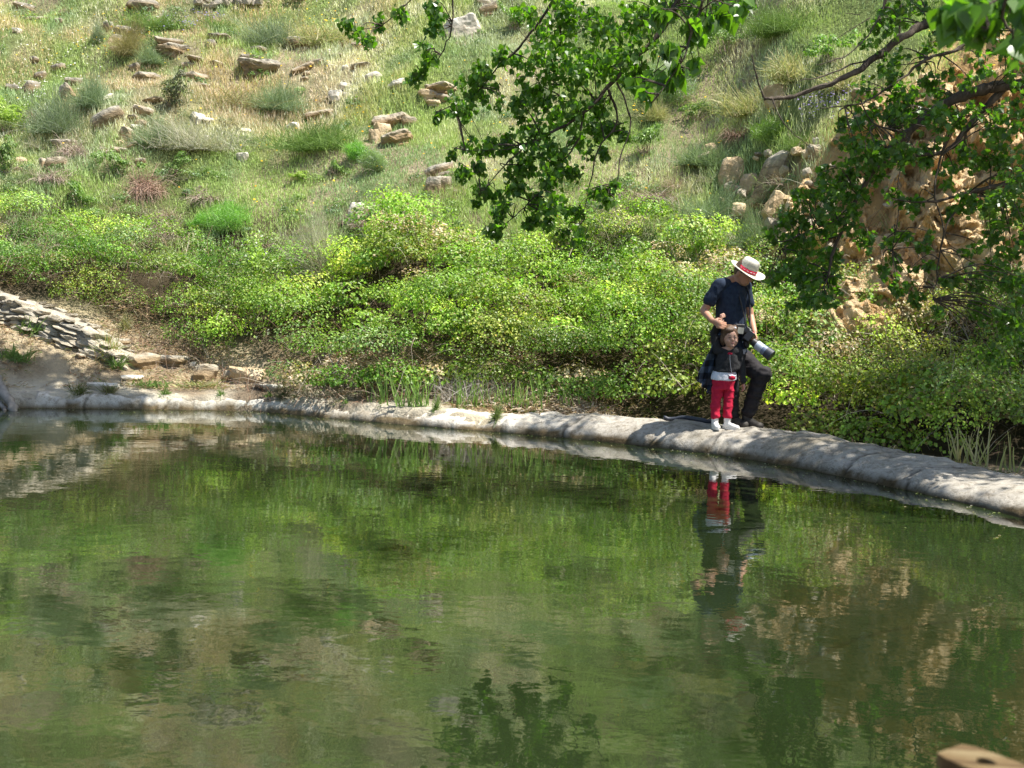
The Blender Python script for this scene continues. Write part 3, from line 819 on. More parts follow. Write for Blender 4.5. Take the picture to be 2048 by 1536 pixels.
# ================================================================= ROCKS
import bmesh
def ico(sub):
    bm = bmesh.new(); bmesh.ops.create_icosphere(bm, subdivisions=sub, radius=1.0)
    v = np.array([p.co[:] for p in bm.verts]); f = np.array([[q.index for q in p.verts] for p in bm.faces]); bm.free()
    return v, f
ICO3 = ico(4); ICO2 = ico(3)
def rock_geo(seed, slab=0.0, big=False, rough=0.06):
    """blocky convex stone about 1 x 1 x 1 with layered sides"""
    r = np.random.default_rng(seed)
    v, f = ICO3 if big else ICO2
    n = r.integers(9, 14)
    nn = r.normal(size=(n, 3)); nn /= np.linalg.norm(nn, axis=1, keepdims=True)
    nn = np.vstack([nn, [[0, 0, 1], [0, 0, -1], [.98, .1, .1], [-.97, .15, -.1], [0.1, -.99, .05], [0, .99, 0]]])
    h = r.uniform(.36, .56, len(nn)); h[n:n + 2] = .42
    h[n:n + 2] *= (1 - .25 * slab)
    dt = v @ nn.T
    rad = np.where(dt > 1e-3, h[None] / np.maximum(dt, 1e-3), 9).min(1)
    p = v * rad[:, None]
    s = seed * 1.7
    p = p * (1 + rough * .8 * (1 - 2 * np.abs(fbm(p[:, 0] * 5 + s, p[:, 1] * 5, p[:, 2] * 7, oct=3, seed=seed + 3)))[:, None])
    p = p * (1 + rough * 1.6 * fbm(p[:, 0] * 3 + s, p[:, 1] * 3, p[:, 2] * 3, oct=4, seed=seed)[:, None])
    # strata: ledges stepping in and out
    k = vnoise(p[:, 2] * (9 if big else 6) + s + p[:, 0] * 1.2, np.zeros(len(p)) + s, 0.0, seed) * (0.05 + .04 * slab)
    p[:, :2] *= (1 + k)[:, None]
    return p, f
def rock(px, py, wpx, hpx, label, kind='rock_grey', slab=0.6, tilt=0.0, seed=0, cat='rock', name='rock', depth=0.8, sink=0.3, big=False, yaw=None, group='rocks on the hillside', tint=None):
    """rock whose outline in the photograph is centred on (px,py), wpx wide and hpx high"""
    b = hit(px, py + hpx * 0.32)
    dist = b[1]
    W = wpx * dist / F_PX * 1.12; Hh = hpx * dist / F_PX * 1.15
    D = max(W * depth, Hh * .8)
    p, f = rock_geo(seed, slab, big, .13 if big else .08)
    p = p / (p.max(0) - p.min(0)) * np.array([W, D, Hh * (1 + sink)])
    sink = sink + .30
    rz = (random.uniform(-.5, .5) if yaw is None else yaw)
    hz_ = p[:, 2] / p[:, 2].max()
    if slab > .45: p[:, :2] *= (.70 + .30 * sst(hz_, -.6, .25))[:, None]
    Mt = Matrix.Rotation(tilt, 3, 'Y') @ Matrix.Rotation(random.uniform(-.12, .06), 3, 'X') @ Matrix.Rotation(rz, 3, 'Z')
    p = p @ np.array(Mt).T
    c = np.full((len(p), 3), 1.0) * np.random.default_rng(seed + 5).uniform(.85, 1.1)
    if tint: c = c * np.array(tint)
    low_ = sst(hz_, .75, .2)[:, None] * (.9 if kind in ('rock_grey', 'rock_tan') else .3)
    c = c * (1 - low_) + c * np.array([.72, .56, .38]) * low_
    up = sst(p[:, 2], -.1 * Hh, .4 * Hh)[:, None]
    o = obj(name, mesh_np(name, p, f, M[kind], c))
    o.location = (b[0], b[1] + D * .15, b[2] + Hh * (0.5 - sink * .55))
    tag(o, label, cat, group)
    return o
RK = [
 (290, 13, 60, 20, 'grey flat boulder at the very top, left of the rubble heap', 'rock_grey', .6, 0),
 (47, 16, 42, 14, 'dark weathered slab in the top left corner of the hillside', 'rock_grey', .8, .15),
 (75, 40, 60, 10, 'long thin dark ledge near the top left corner', 'rock_grey', 1, 0),
 (118, 44, 16, 12, 'small pale stone at the right end of the top left ledge', 'rock_tan', .4, 0),
 (36, 62, 18, 9, 'little pale stone below the long top left ledge', 'rock_white', .4, 0),
 (118, 137, 26, 14, 'small dark slab leaning right in the pink grass', 'rock_grey', .8, -.25),
 (80, 151, 24, 13, 'small dark slab left of the leaning one in the pink grass', 'rock_grey', .8, -.25),
 (62, 176, 34, 24, 'rounded grey rock low in the pink grass at left', 'rock_grey', .4, 0),
 (24, 178, 24, 16, 'weathered grey stone nearest the left edge of the slope', 'rock_grey', .5, .1),
 (148, 165, 32, 16, 'dark flat slab on top of a leaning grey rock', 'rock_grey', .9, 0),
 (134, 186, 30, 26, 'leaning grey rock under the dark flat slab', 'rock_grey', .3, -.6),
 (68, 120, 18, 12, 'small dark stone alone in the pink grass', 'rock_grey', .5, 0),
 (215, 55, 24, 20, 'grey block crowning the stone pile beside the olive broom', 'rock_grey', .5, .2),
 (246, 64, 42, 20, 'slanting grey slab at the top of the stone pile', 'rock_grey', .9, .25),
 (236, 80, 34, 18, 'pale grey slab in the middle of the stone pile', 'rock_grey', .6, .2),
 (222, 84, 16, 12, 'orange stone on the left of the stone pile', 'rock_orange', .4, 0),
 (228, 98, 20, 10, 'orange stone at the foot of the stone pile', 'rock_orange', .4, 0),
 (243, 93, 12, 10, 'little tan stone wedged at the right of the stone pile', 'rock_tan', .4, 0),
 (205, 72, 16, 10, 'small tan stone at the upper left of the stone pile', 'rock_tan', .5, .2),
 (342, 86, 54, 14, 'flat dark slab lying over the grey ledge rock', 'rock_grey', .9, 0),
 (348, 100, 70, 22, 'wide grey ledge rock with a dark hollow under its left end', 'rock_grey', .8, .1),
 (436, 77, 52, 12, 'thin dark ledge above the big layered slabs', 'rock_grey', 1, 0),
 (420, 90, 18, 18, 'small upright stone under the thin dark ledge', 'rock_grey', .2, 0),
 (510, 136, 76, 26, 'big layered slab with a dark orange face below', 'rock_grey', .9, 0),
 (500, 118, 44, 12, 'flat light slab stacked on the big layered slab', 'rock_grey', .9, 0),
 (516, 102, 42, 14, 'rounded top slab of the layered stack', 'rock_grey', .7, 0),
 (590, 87, 56, 20, 'broad grey rock behind the grey green broom bush', 'rock_grey', .6, 0),
 (398, 121, 44, 10, 'thin brown slab in the middle of the grassy ledges', 'rock_tan', 1, .08),
 (432, 127, 36, 9, 'narrow dark slab right of the thin brown slab', 'rock_grey', 1, .12),
 (376, 133, 26, 12, 'small brown slab below the thin brown slab', 'rock_tan', .8, 0),
 (388, 155, 56, 16, 'brown ledge with a shaded underside in the middle of the slope', 'rock_tan', .9, .08),
 (400, 172, 40, 9, 'thin ledge under the brown shaded ledge', 'rock_tan', 1, 0),
 (290, 156, 56, 16, 'grey ledge left of the brown shaded ledge', 'rock_grey', .9, 0),
 (270, 136, 22, 14, 'small tilted block above the left grey ledge', 'rock_grey', .6, -.3),
 (208, 203, 44, 14, 'pale pointed slab tilted up to the right above the broom', 'rock_white', .9, -.55),
 (218, 238, 64, 32, 'large brown grey slab sloping down to the left', 'rock_grey', .8, -.45),
 (284, 223, 40, 18, 'light tan flat slab in the bare patch', 'rock_tan', .9, .2),
 (300, 200, 42, 8, 'thin long ledge above the bare tan patch', 'rock_tan', 1, -.1),
 (266, 236, 24, 10, 'small tan stone in the bare patch', 'rock_tan', .8, 0),
 (280, 247, 26, 12, 'orange tan stone in the bare patch', 'rock_orange', .8, .1),
 (272, 254, 20, 8, 'lowest pale stone of the bare patch', 'rock_white', .8, 0),
 (252, 268, 26, 24, 'brown block below the bare patch', 'rock_tan', .4, 0),
 (396, 236, 30, 16, 'broken white rock with a sharp edge by the pale broom', 'rock_white', .5, .2),
 (418, 241, 32, 9, 'thin white slab right of the broken white rock', 'rock_white', .9, .1),
 (396, 243, 10, 14, 'white splinter in front of the broken white rock', 'rock_white', .2, .2),
 (413, 276, 10, 10, 'small white stone below the broken white rock', 'rock_white', .3, 0),
 (492, 262, 20, 9, 'small white stone in the middle of the slope', 'rock_white', .5, 0),
 (483, 316, 24, 16, 'rounded white stone half hidden in low grass', 'rock_white', .3, -.1),
 (590, 255, 28, 18, 'pale wedge of rock pointing down to the left', 'rock_white', .6, -.5),
 (642, 229, 66, 14, 'long thin broken ledge right of the pale wedge', 'rock_tan', 1, -.15),
 (672, 191, 28, 18, 'bright white rock on the bare straw slope', 'rock_white', .4, 0),
 (690, 172, 22, 12, 'white stone just above the bright white rock', 'rock_white', .5, 0),
 (693, 190, 12, 9, 'tiny white stone right of the bright white rock', 'rock_white', .4, 0),
 (655, 126, 12, 8, 'tiny white stone high on the straw slope', 'rock_white', .4, 0),
 (664, 133, 18, 7, 'small flat white stone high on the straw slope', 'rock_white', .8, 0),
 (690, 136, 14, 8, 'white chip right of the small flat white stone', 'rock_white', .5, -.3),
 (604, 138, 46, 12, 'pale narrow slab pointing down left on the straw slope', 'rock_tan', 1, -.45),
 (630, 125, 34, 9, 'thin slab above the pale narrow slab', 'rock_tan', 1, -.15),
 (613, 147, 14, 8, 'small stone under the pale narrow slab', 'rock_tan', .5, 0),
 (609, 158, 16, 8, 'lower small stone under the pale narrow slab', 'rock_tan', .5, -.2),
 (657, 105, 8, 12, 'small upright chip at the top of the straw slope', 'rock_white', .2, 0),
 (672, 111, 30, 6, 'thin flat chip at the top of the straw slope', 'rock_tan', 1, 0),
 (725, 92, 38, 12, 'brown slab just under the dangling bright leaves', 'rock_tan', .9, 0),
 (748, 156, 36, 18, 'pale slab fading into the grass under the left twig', 'rock_white', .8, -.4),
 (797, 168, 42, 14, 'pale wedge slab beside the left leaf cluster', 'rock_white', .9, -.35),
 (724, 133, 40, 10, 'sandy flat slab above the pale slab', 'rock_tan', .9, -.1),
 (935, 58, 72, 44, 'large pale boulder behind the leaves at the top', 'rock_white', .3, -.35),
 (974, 20, 36, 18, 'grey rock just above the large pale boulder', 'rock_tan', .5, -.3),
 (972, 4, 40, 12, 'pale slab cut by the top edge above the boulder', 'rock_white', .8, 0),
 (876, 178, 72, 16, 'wide tan slab beside the main leaf mass', 'rock_tan', .9, 0),
 (860, 190, 40, 18, 'shaded brown block under the wide tan slab', 'rock_orange', .5, 0),
 (884, 196, 34, 12, 'tan stone under the right end of the wide tan slab', 'rock_tan', .7, .2),
 (868, 206, 30, 10, 'small crumbled stone below the wide tan slab', 'rock_orange', .5, 0),
 (786, 243, 76, 28, 'big tan overhanging slab of the central outcrop', 'rock_tan', .8, -.2),
 (764, 262, 34, 26, 'orange shaded block under the overhanging slab', 'rock_orange', .3, 0),
 (820, 245, 34, 18, 'right hand tan block of the central outcrop', 'rock_tan', .6, .1),
 (790, 280, 76, 26, 'rough brown foot of the central outcrop', 'rock_tan', .7, -.35),
 (750, 275, 22, 28, 'dark brown block at the left of the central outcrop', 'rock_orange', .3, 0),
 (880, 340, 56, 22, 'grey sloping slab over the square block', 'rock_grey', .8, -.35),
 (893, 352, 44, 14, 'thin tan capstone over the square block', 'rock_tan', .9, -.1),
 (868, 376, 44, 40, 'square grey block standing above the brambles', 'rock_grey', .1, 0),
 (890, 372, 20, 34, 'tan right side block beside the square grey block', 'rock_tan', .2, .05),
 (712, 432, 26, 44, 'upright white stone in the pale grass', 'rock_white', .1, .1),
 (763, 434, 50, 22, 'tan slab lying right of the upright white stone', 'rock_tan', .9, -.35),
 (915, 386, 16, 10, 'small tan stone right of the square grey block', 'rock_tan', .5, 0),
 (110, 330, 44, 26, 'brown rock among dry twigs at the left', 'rock_tan', .6, -.1),
 (128, 290, 46, 18, 'dark layered rock left of the dry twigs', 'rock_grey', .7, 0),
 (42, 322, 22, 14, 'orange stone low at the left edge', 'rock_orange', .5, .3),
 (40, 340, 16, 9, 'small orange chip under the orange stone', 'rock_orange', .5, .2),
 (84, 328, 12, 20, 'narrow tan stone between orange stone and brown rock', 'rock_tan', .2, 0),
 (80, 366, 16, 10, 'tan stone lowest on the left slope', 'rock_tan', .5, 0),
 (205, 300, 14, 10, 'small brown stone at the left of the low rubble', 'rock_tan', .6, 0),
 (222, 306, 22, 9, 'flat brown stone in the low rubble', 'rock_tan', .8, 0),
 (240, 302, 26, 12, 'tan stone in the middle of the low rubble', 'rock_tan', .7, .1),
 (240, 286, 16, 9, 'orange stone above the low rubble', 'rock_orange', .6, 0),
 (262, 292, 24, 9, 'thin stone at the right of the low rubble', 'rock_tan', .9, -.4),
 (278, 322, 20, 10, 'single flat stone right of the low rubble', 'rock_tan', .8, 0),
 (253, 330, 14, 8, 'small stone under the low rubble', 'rock_grey', .6, 0),
 (400, 376, 14, 8, 'small brown stone in the lower grass', 'rock_tan', .6, -.3),
 # cliff side
 (1560, 190, 56, 34, 'tan eroded lump at the tip of the long bare branch', 'rock_orange', .2, 0),
 (1725, 196, 44, 16, 'pale slab with a pointed left end behind the right branches', 'rock_tan', .9, .6),
 (1755, 196, 40, 26, 'sandy lump behind the right branches', 'rock_orange', .3, 0),
 (1632, 283, 12, 12, 'small white stone on the edge above the cliff', 'rock_white', .3, -.2),
 (1632, 305, 34, 26, 'brown block under the small white stone', 'rock_tan', .3, 0),
 (1420, 300, 30, 20, 'orange stone left of the cliff', 'rock_orange', .4, -.5),
 (1395, 320, 60, 14, 'dark slab left of the cliff', 'rock_tan', .9, -.4),
 (1462, 345, 46, 50, 'tan eroded block at the left end of the cliff', 'rock_orange', .1, 0),
 (1466, 385, 40, 26, 'pale crumbly rock under the left eroded block', 'rock_tan', .3, .2),
 (1500, 365, 34, 30, 'sandy rock between the two left cliff blocks', 'rock_orange', .3, 0),
 (1520, 310, 26, 9, 'thin grey cap of the leaning dark slab', 'rock_grey', .9, 0),
 (1542, 352, 46, 84, 'tall dark layered slab leaning against the slope', 'rock_grey', .5, .5),
 (1560, 415, 60, 40, 'orange sloping rock below the leaning dark slab', 'rock_orange', .4, .6),
 (1908, 455, 72, 44, 'smooth tan rock with a dark gap beneath', 'rock_tan', .1, -.2),
 (1892, 546, 44, 26, 'whitish rock jutting out under the cliff', 'rock_white', .3, 0),
 (1790, 505, 40, 36, 'crumbly pale rock on the lower cliff', 'rock_tan', .2, 0),
 (1838, 470, 44, 60, 'pale knobbly rock in the middle of the cliff', 'rock_tan', .1, .1),
 (1700, 500, 36, 60, 'orange pillar at the left foot of the cliff', 'rock_orange', .1, 0),
 (1845, 575, 30, 22, 'small grey white rock below the cliff', 'rock_white', .4, 0),
 (1842, 620, 26, 22, 'grey stone among stems below the cliff', 'rock_grey', .3, 0),
 (1945, 430, 40, 26, 'shaded brown rock right of the smooth tan rock', 'rock_tan', .4, -.3),
 # bank
 (288, 722, 66, 26, 'dark faced slab on the bank right of the stone wall', 'rock_tan', .8, -.15),
 (345, 722, 62, 18, 'grey flat slab next to the dark faced slab on the bank', 'rock_grey', .8, 0),
 (412, 748, 44, 32, 'tan boulder on the bank covered with dry grass', 'rock_tan', .4, 0),
 (462, 752, 40, 22, 'brown rock between tan boulder and orange slab on the bank', 'rock_tan', .6, -.3),
 (500, 752, 66, 26, 'smooth orange tan slab at the right end of the bank rocks', 'rock_orange', .7, .1),
 (542, 776, 54, 12, 'flat white stone by the pond wall', 'rock_white', .9, 0),
 (208, 775, 60, 16, 'flat chalky stone at the edge of the shade on the bank', 'rock_white', .8, 0),
 (263, 756, 40, 10, 'small pale slab above the chalky stone', 'rock_white', .8, 0),
 (388, 728, 14, 8, 'little white stone on the dry bank', 'rock_white', .4, 0),
 (238, 684, 46, 12, 'thin grey slab at the right foot of the stone wall', 'rock_grey', .9, 0),
]
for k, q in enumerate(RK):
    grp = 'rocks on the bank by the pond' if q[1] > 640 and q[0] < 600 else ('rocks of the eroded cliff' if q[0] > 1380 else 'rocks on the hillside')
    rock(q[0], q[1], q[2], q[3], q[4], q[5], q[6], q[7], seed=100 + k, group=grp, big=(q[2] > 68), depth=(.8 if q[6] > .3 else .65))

# ---------------------------------------------------------------- rubble heap (fallen terrace wall) and the stone wall on the bank
def stone_variants(n, seed, mats):
    out = []
    for k in range(n):
        p, f = rock_geo(seed + k, .6, False, .05)
        p = p / (p.max(0) - p.min(0))
        out.append(mesh_np('stone', p, f, M[mats[k % len(mats)]], np.full((len(p), 3), rng.uniform(1.1, 1.5))))
    return out
ICO_S = ico(2)
def low_variants(n, seed, mats):
    global ICO2
    keep = ICO2; ICO2 = ICO_S
    r_ = stone_variants(n, seed, mats); ICO2 = keep
    return r_
SV = low_variants(10, 900, ['rock_tan', 'rock_grey', 'rock_tan'])
SG = stone_variants(12, 940, ['rock_tan', 'rock_grey', 'rock_tan'])
def stone(parent, mesh, p, size, rot):
    o = bpy.data.objects.new('stone', mesh); link(o, parent)
    o.location = np.asarray(p) - np.asarray(parent.location); o.scale = size; o.rotation_euler = rot
    return o
b = hit(455, 10)
heap = empty('rubble_heap', b); tag(heap, 'tumbled row of fallen wall stones at the top edge of the hillside', 'stone heap')
for k in range(85):
    q = hit(random.uniform(392, 535), random.uniform(-26, 22) * (1 if random.random() < .8 else 1))
    s = random.uniform(.09, .24)
    stone(heap, random.choice(SV), (q[0], q[1], q[2] + random.uniform(.0, .16)), (s, s * .8, s * random.uniform(.35, .6)), (random.uniform(-.3, .3), random.uniform(-.3, .3), random.uniform(0, 3)))
# the drystone wall
tops = [(-330, 545), (-160, 560), (-40, 578), (40, 596), (110, 622), (180, 652), (235, 690), (262, 712)]
yw = [15.15, 15.1, 15.05, 15.0, 14.95, 14.9, 14.85, 14.8]
tw = np.array([P(p[0], p[1], y) for p, y in zip(tops, yw)])
tw = smooth_path(tw, 120)
dw = empty('drystone_wall', (float(tw[70, 0]), float(tw[70, 1]), gz(tw[70, 0], tw[70, 1])))
tag(dw, 'old wall of flat lichen grey stones sloping down to the pond at the left edge', 'stone wall')
# core of packed earth and small stuff
acc = Acc()
n = len(tw); ks = 9
prof_y = np.array([-.10, -.16, -.19, -.16, -.02, .14, .24, .30, .34]); prof_h = np.array([-.75, -.4, -.22, -.08, .0, .0, -.06, -.25, -.7])
tn = np.gradient(tw, axis=0)[:, :2]; tn /= np.linalg.norm(tn, axis=1, keepdims=True); nm = np.stack([-tn[:, 1], tn[:, 0]], 1)
if nm[:, 1].mean() < 0: nm = -nm
CX = tw[:, 0:1] + nm[:, 0:1] * prof_y; CY = tw[:, 1:2] + nm[:, 1:2] * prof_y; CZ = tw[:, 2:3] + prof_h
CZ = CZ + fbm(CX * 5, CY * 5, CZ * 5, oct=3, seed=301) * .03; CY = CY + fbm(CX * 6, CZ * 9, 0.0, oct=3, seed=303) * .04
i = np.arange(n - 1)[:, None] * ks; j = np.arange(ks - 1)[None]
Q = np.stack([i + j, i + ks + j, i + ks + j + 1, i + j + 1], 2).reshape(-1, 4)
M['wall_core'] = mat_rough('wall_core', [(0.3, (.24, .20, .15)), (0.5, (.42, .38, .30)), (0.75, (.56, .52, .44))], scale=9, bscale=40, bump=1.0, bdist=0.03)
co = obj('wall_core', mesh_np('wall_core', rel(np.stack([CX.ravel(), CY.ravel(), CZ.ravel()], 1), dw.location), Q, M['wall_core'], None, True), dw)
sl = math.atan2(tw[-1, 2] - tw[50, 2], tw[-1, 0] - tw[50, 0])
L_tot = np.concatenate([[0], np.cumsum(np.linalg.norm(np.diff(tw[:, :2], axis=0), axis=1))])
for row in range(12):
    s = random.uniform(0, .2)
    drop = .030 + row * .054
    while s < L_tot[-1]:
        ln = random.uniform(.10, .34)
        ht = random.uniform(.036, .075)
        c = s + ln / 2
        if c > L_tot[-1]: break
        x = np.interp(c, L_tot, tw[:, 0]); y = np.interp(c, L_tot, tw[:, 1]); zt_ = np.interp(c, L_tot, tw[:, 2])
        z = zt_ - drop + random.uniform(-.015, .015)
        k = np.searchsorted(L_tot, c).clip(0, len(tw) - 1)
        local = math.atan2(tw[min(k + 4, n - 1), 2] - tw[max(k - 4, 0), 2], tw[min(k + 4, n - 1), 0] - tw[max(k - 4, 0), 0])
        if z > gz(x, y - .25) - .03:
            stone(dw, random.choice(SG), (x - nm[k, 0] * .15, y - nm[k, 1] * (.13 + .009 * row), z), (ln * 1.04, random.uniform(.18, .28), ht * 1.15),
                  (random.uniform(-.12, .12), -local * .75 + random.uniform(-.16, .16), random.uniform(-.15, .15)))
        s += ln * random.uniform(.93, 1.02)
for k in range(40):
    c = random.uniform(.2, L_tot[-1] - .05)
    x = np.interp(c, L_tot, tw[:, 0]); y = np.interp(c, L_tot, tw[:, 1]); z = np.interp(c, L_tot, tw[:, 2])
    stone(dw, random.choice(SG), (x, y + random.uniform(-.05, .22), z + random.uniform(-.01, .015)), (random.uniform(.1, .22), random.uniform(.08, .16), .04), (random.uniform(-.1, .1), .3 + random.uniform(-.1, .1), random.uniform(0, 3)))

b = hit(1740, 560)
crb = empty('cliff_rubble', b); tag(crb, 'loose ochre and pale stones lying on the ledges of the eroded cliff', 'rubble')
SO = low_variants(9, 980, ['rock_orange', 'rock_tan', 'rock_tan'])
for k in range(95):
    q = hit(random.uniform(1440, 2010), random.uniform(300, 600))
    if q[1] < 12.6: continue
    s = random.uniform(.06, .26) ** 1.0
    stone(crb, random.choice(SO), (q[0], q[1] - random.uniform(.0, .22), q[2] + random.uniform(-.02, .12)), (s, s * .8, s * random.uniform(.4, .9)), (random.uniform(-.5, .5), random.uniform(-.6, .6), random.uniform(0, 3)))
# ================================================================= SHRUBS AND TUFTS
def strand_mesh(n, spread, length, droop, width, cols, r, seg=4, base_r=.1, up=1.0, az=None, elev=None):
    st = np.stack([r.normal(0, base_r, n), r.normal(0, base_r, n), r.uniform(-.03, .03, n)], 1)
    cc_ = np.array(cols)[r.integers(0, len(cols), n)] * r.uniform(.7, 1.25, (n, 1))
    e = r.uniform(.35, 1.35, n) if elev is None else r.uniform(elev[0], elev[1], n)
    azs = r.uniform(0, 2 * np.pi, n)
    return strands2(n, st, azs, e, r.uniform(.55, 1.0, n) * length, r.uniform(droop[0], droop[1], n), r.uniform(width * .7, width * 1.3, n), cc_, r, seg)
def strands2(n, start, az, el, length, droop, width, col, r, seg):
    d = np.stack([np.cos(az) * np.cos(el), np.sin(az) * np.cos(el), np.sin(el)], 1)
    L = length / seg; pts = [start]; dd_ = d.copy()
    for k in range(seg):
        dd_ = dd_ + np.array([0, 0, -1.0]) * (droop[:, None] / seg) + r.normal(0, .07, (n, 3))
        dd_ /= np.linalg.norm(dd_, axis=1, keepdims=True); pts.append(pts[-1] + dd_ * L[:, None])
    pts = np.stack(pts, 1)
    side = np.cross(d, r.normal(size=(n, 3))); side /= np.linalg.norm(side, axis=1, keepdims=True) + 1e-9
    tp = np.linspace(1, .3, seg + 1)[None, :, None] * width[:, None, None]
    V = np.stack([pts + side[:, None] * tp, pts - side[:, None] * tp], 2)
    k = (seg + 1) * 2; base = (np.arange(n) * k)[:, None]; s_ = (np.arange(seg) * 2)[None]
    Fq = np.stack([base + s_, base + s_ + 1, base + s_ + 3, base + s_ + 2], 2).reshape(-1, 4)
    return V.reshape(-1, 3), Fq, np.repeat(col, k, axis=0)
GG = [(.24, .30, .19), (.30, .36, .24), (.19, .27, .14)]; GREEN = [(.17, .28, .07), (.22, .33, .09)]; DEAD = [(.42, .33, .27), (.50, .42, .34), (.34, .25, .20)]
OLIVE = [(.30, .28, .12), (.38, .33, .16)]; FEN = [(.20, .40, .08), (.26, .48, .12)]; TEAL = [(.24, .33, .18), (.30, .39, .23), (.20, .28, .14)]; PALE = [(.44, .44, .32), (.36, .38, .26), (.50, .46, .36)]
DARK = [(.10, .13, .06), (.15, .15, .09)]; LIME = [(.30, .42, .07), (.36, .48, .10)]; STRAW = [(.58, .52, .30), (.46, .46, .22), (.34, .40, .16)]
def shrub(px, py, wpx, hpx, kind, label, seed, cat='shrub', name='shrub', group='shrubs on the hillside', cols=None):
    """px,py = foot of the plant in the photograph"""
    r = np.random.default_rng(seed)
    b = hit(px, py); W = wpx * b[1] / F_PX; H = hpx * b[1] / F_PX
    area = W * H
    o = empty(name, b); tag(o, label, cat, group)
    a = Acc(); lv = Acc()
    if kind == 'broom':
        n = int(min(1500, 600 + 1900 * area)); 
        V, Fx, C = strand_mesh(n, 0, H * 1.12, (0.0, 1.1), .0034, cols or GG, r, 5, W * .22, elev=(.35, 1.5))
        a.add(V * [max(.6, W / H * .7), .8, .95], Fx, C)
    elif kind == 'dead':
        n = int(min(1300, 420 + 1800 * area))
        V, Fx, C = strand_mesh(n, 0, (W + H) * .55, (.8, 2.8), .0036, cols or DEAD, r, 5, W * .2, elev=(.3, 1.3))
        a.add(V * [1, .8, H / max(W, H) + .1], Fx, C)
    elif kind == 'tuft':
        n = int(min(700, 160 + 900 * area))
        V, Fx, C = strand_mesh(n, 0, H * 1.25, (.3, 1.9), .0048, cols or STRAW, r, 4, W * .12, elev=(.7, 1.5))
        a.add(V * [max(.6, W / H * .7), .8, 1], Fx, C)
    elif kind == 'fennel':
        n = int(min(2200, 900 + 4000 * area))
        st = rand_dirs(n) * (r.uniform(0, 1, (n, 1)) ** .4) * [W * .5, W * .4, H * .5] + [0, 0, H * .5]
        st[:, 2] = np.abs(st[:, 2])
        cc_ = np.array(cols or FEN)[r.integers(0, 2, n)] * r.uniform(.7, 1.25, (n, 1))
        V, Fx, C = strands2(n, st, r.uniform(0, 6.3, n), r.uniform(.2, 1.4, n), r.uniform(.05, .13, n), r.uniform(0, .6, n), np.full(n, .0028), cc_, r, 2)
        lv.add(V, Fx, C)
        V, Fx, C = strand_mesh(26, 0, H * .9, (0, .3), .004, GREEN, r, 4, W * .1, elev=(.8, 1.5)); a.add(V, Fx, C)
    elif kind == 'leafy':
        m = max(3, int(4 + 26 * area))
        for k in range(m):
            c = r.normal(0, 1, 3) * [W * .22, W * .16, H * .16] + [0, 0, H * .5]
            rad = min(W, H) * r.uniform(.22, .34)
            nn = int(1900 * rad * rad + 60)
            p, Mx, s = clump_leaves(c[0], c[1], c[2], rad, nn, r, .9, (.024, .046))
            cc_ = np.array(cols or LIME)[r.integers(0, 2, nn)] * r.uniform(.6, 1.3, (nn, 1))
            V, Fx, C = instance(leaf4, leaf4_f, p, Mx, s, cc_); lv.add(V, Fx, C)
        V, Fx, C = strand_mesh(40, 0, H * .9, (0, .6), .004, DEAD, r, 4, W * .1, elev=(.6, 1.5)); a.add(V, Fx, C)
    for q_ in (a, lv):
        for vv_ in q_.V:
            vv_[:, 0] += (fbm(vv_[:, 0] * 1.5 / max(W, .2) + seed, vv_[:, 2] * 2, oct=2, seed=seed) * .45 + .15 * np.sin(seed)) * vv_[:, 2]
            vv_[:, 2] *= 1 + .55 * fbm(vv_[:, 0] * 2.6 / max(W, .2) + seed * 1.3, vv_[:, 1] * 2, oct=2, seed=seed + 1)
    if a.n:
        obj('stems', a.mesh('stems', M['grass'] if kind in ('broom', 'tuft') else M['twig']), o)
    if lv.n:
        obj('foliage', lv.mesh('foliage', M['leaf']), o)
    return o
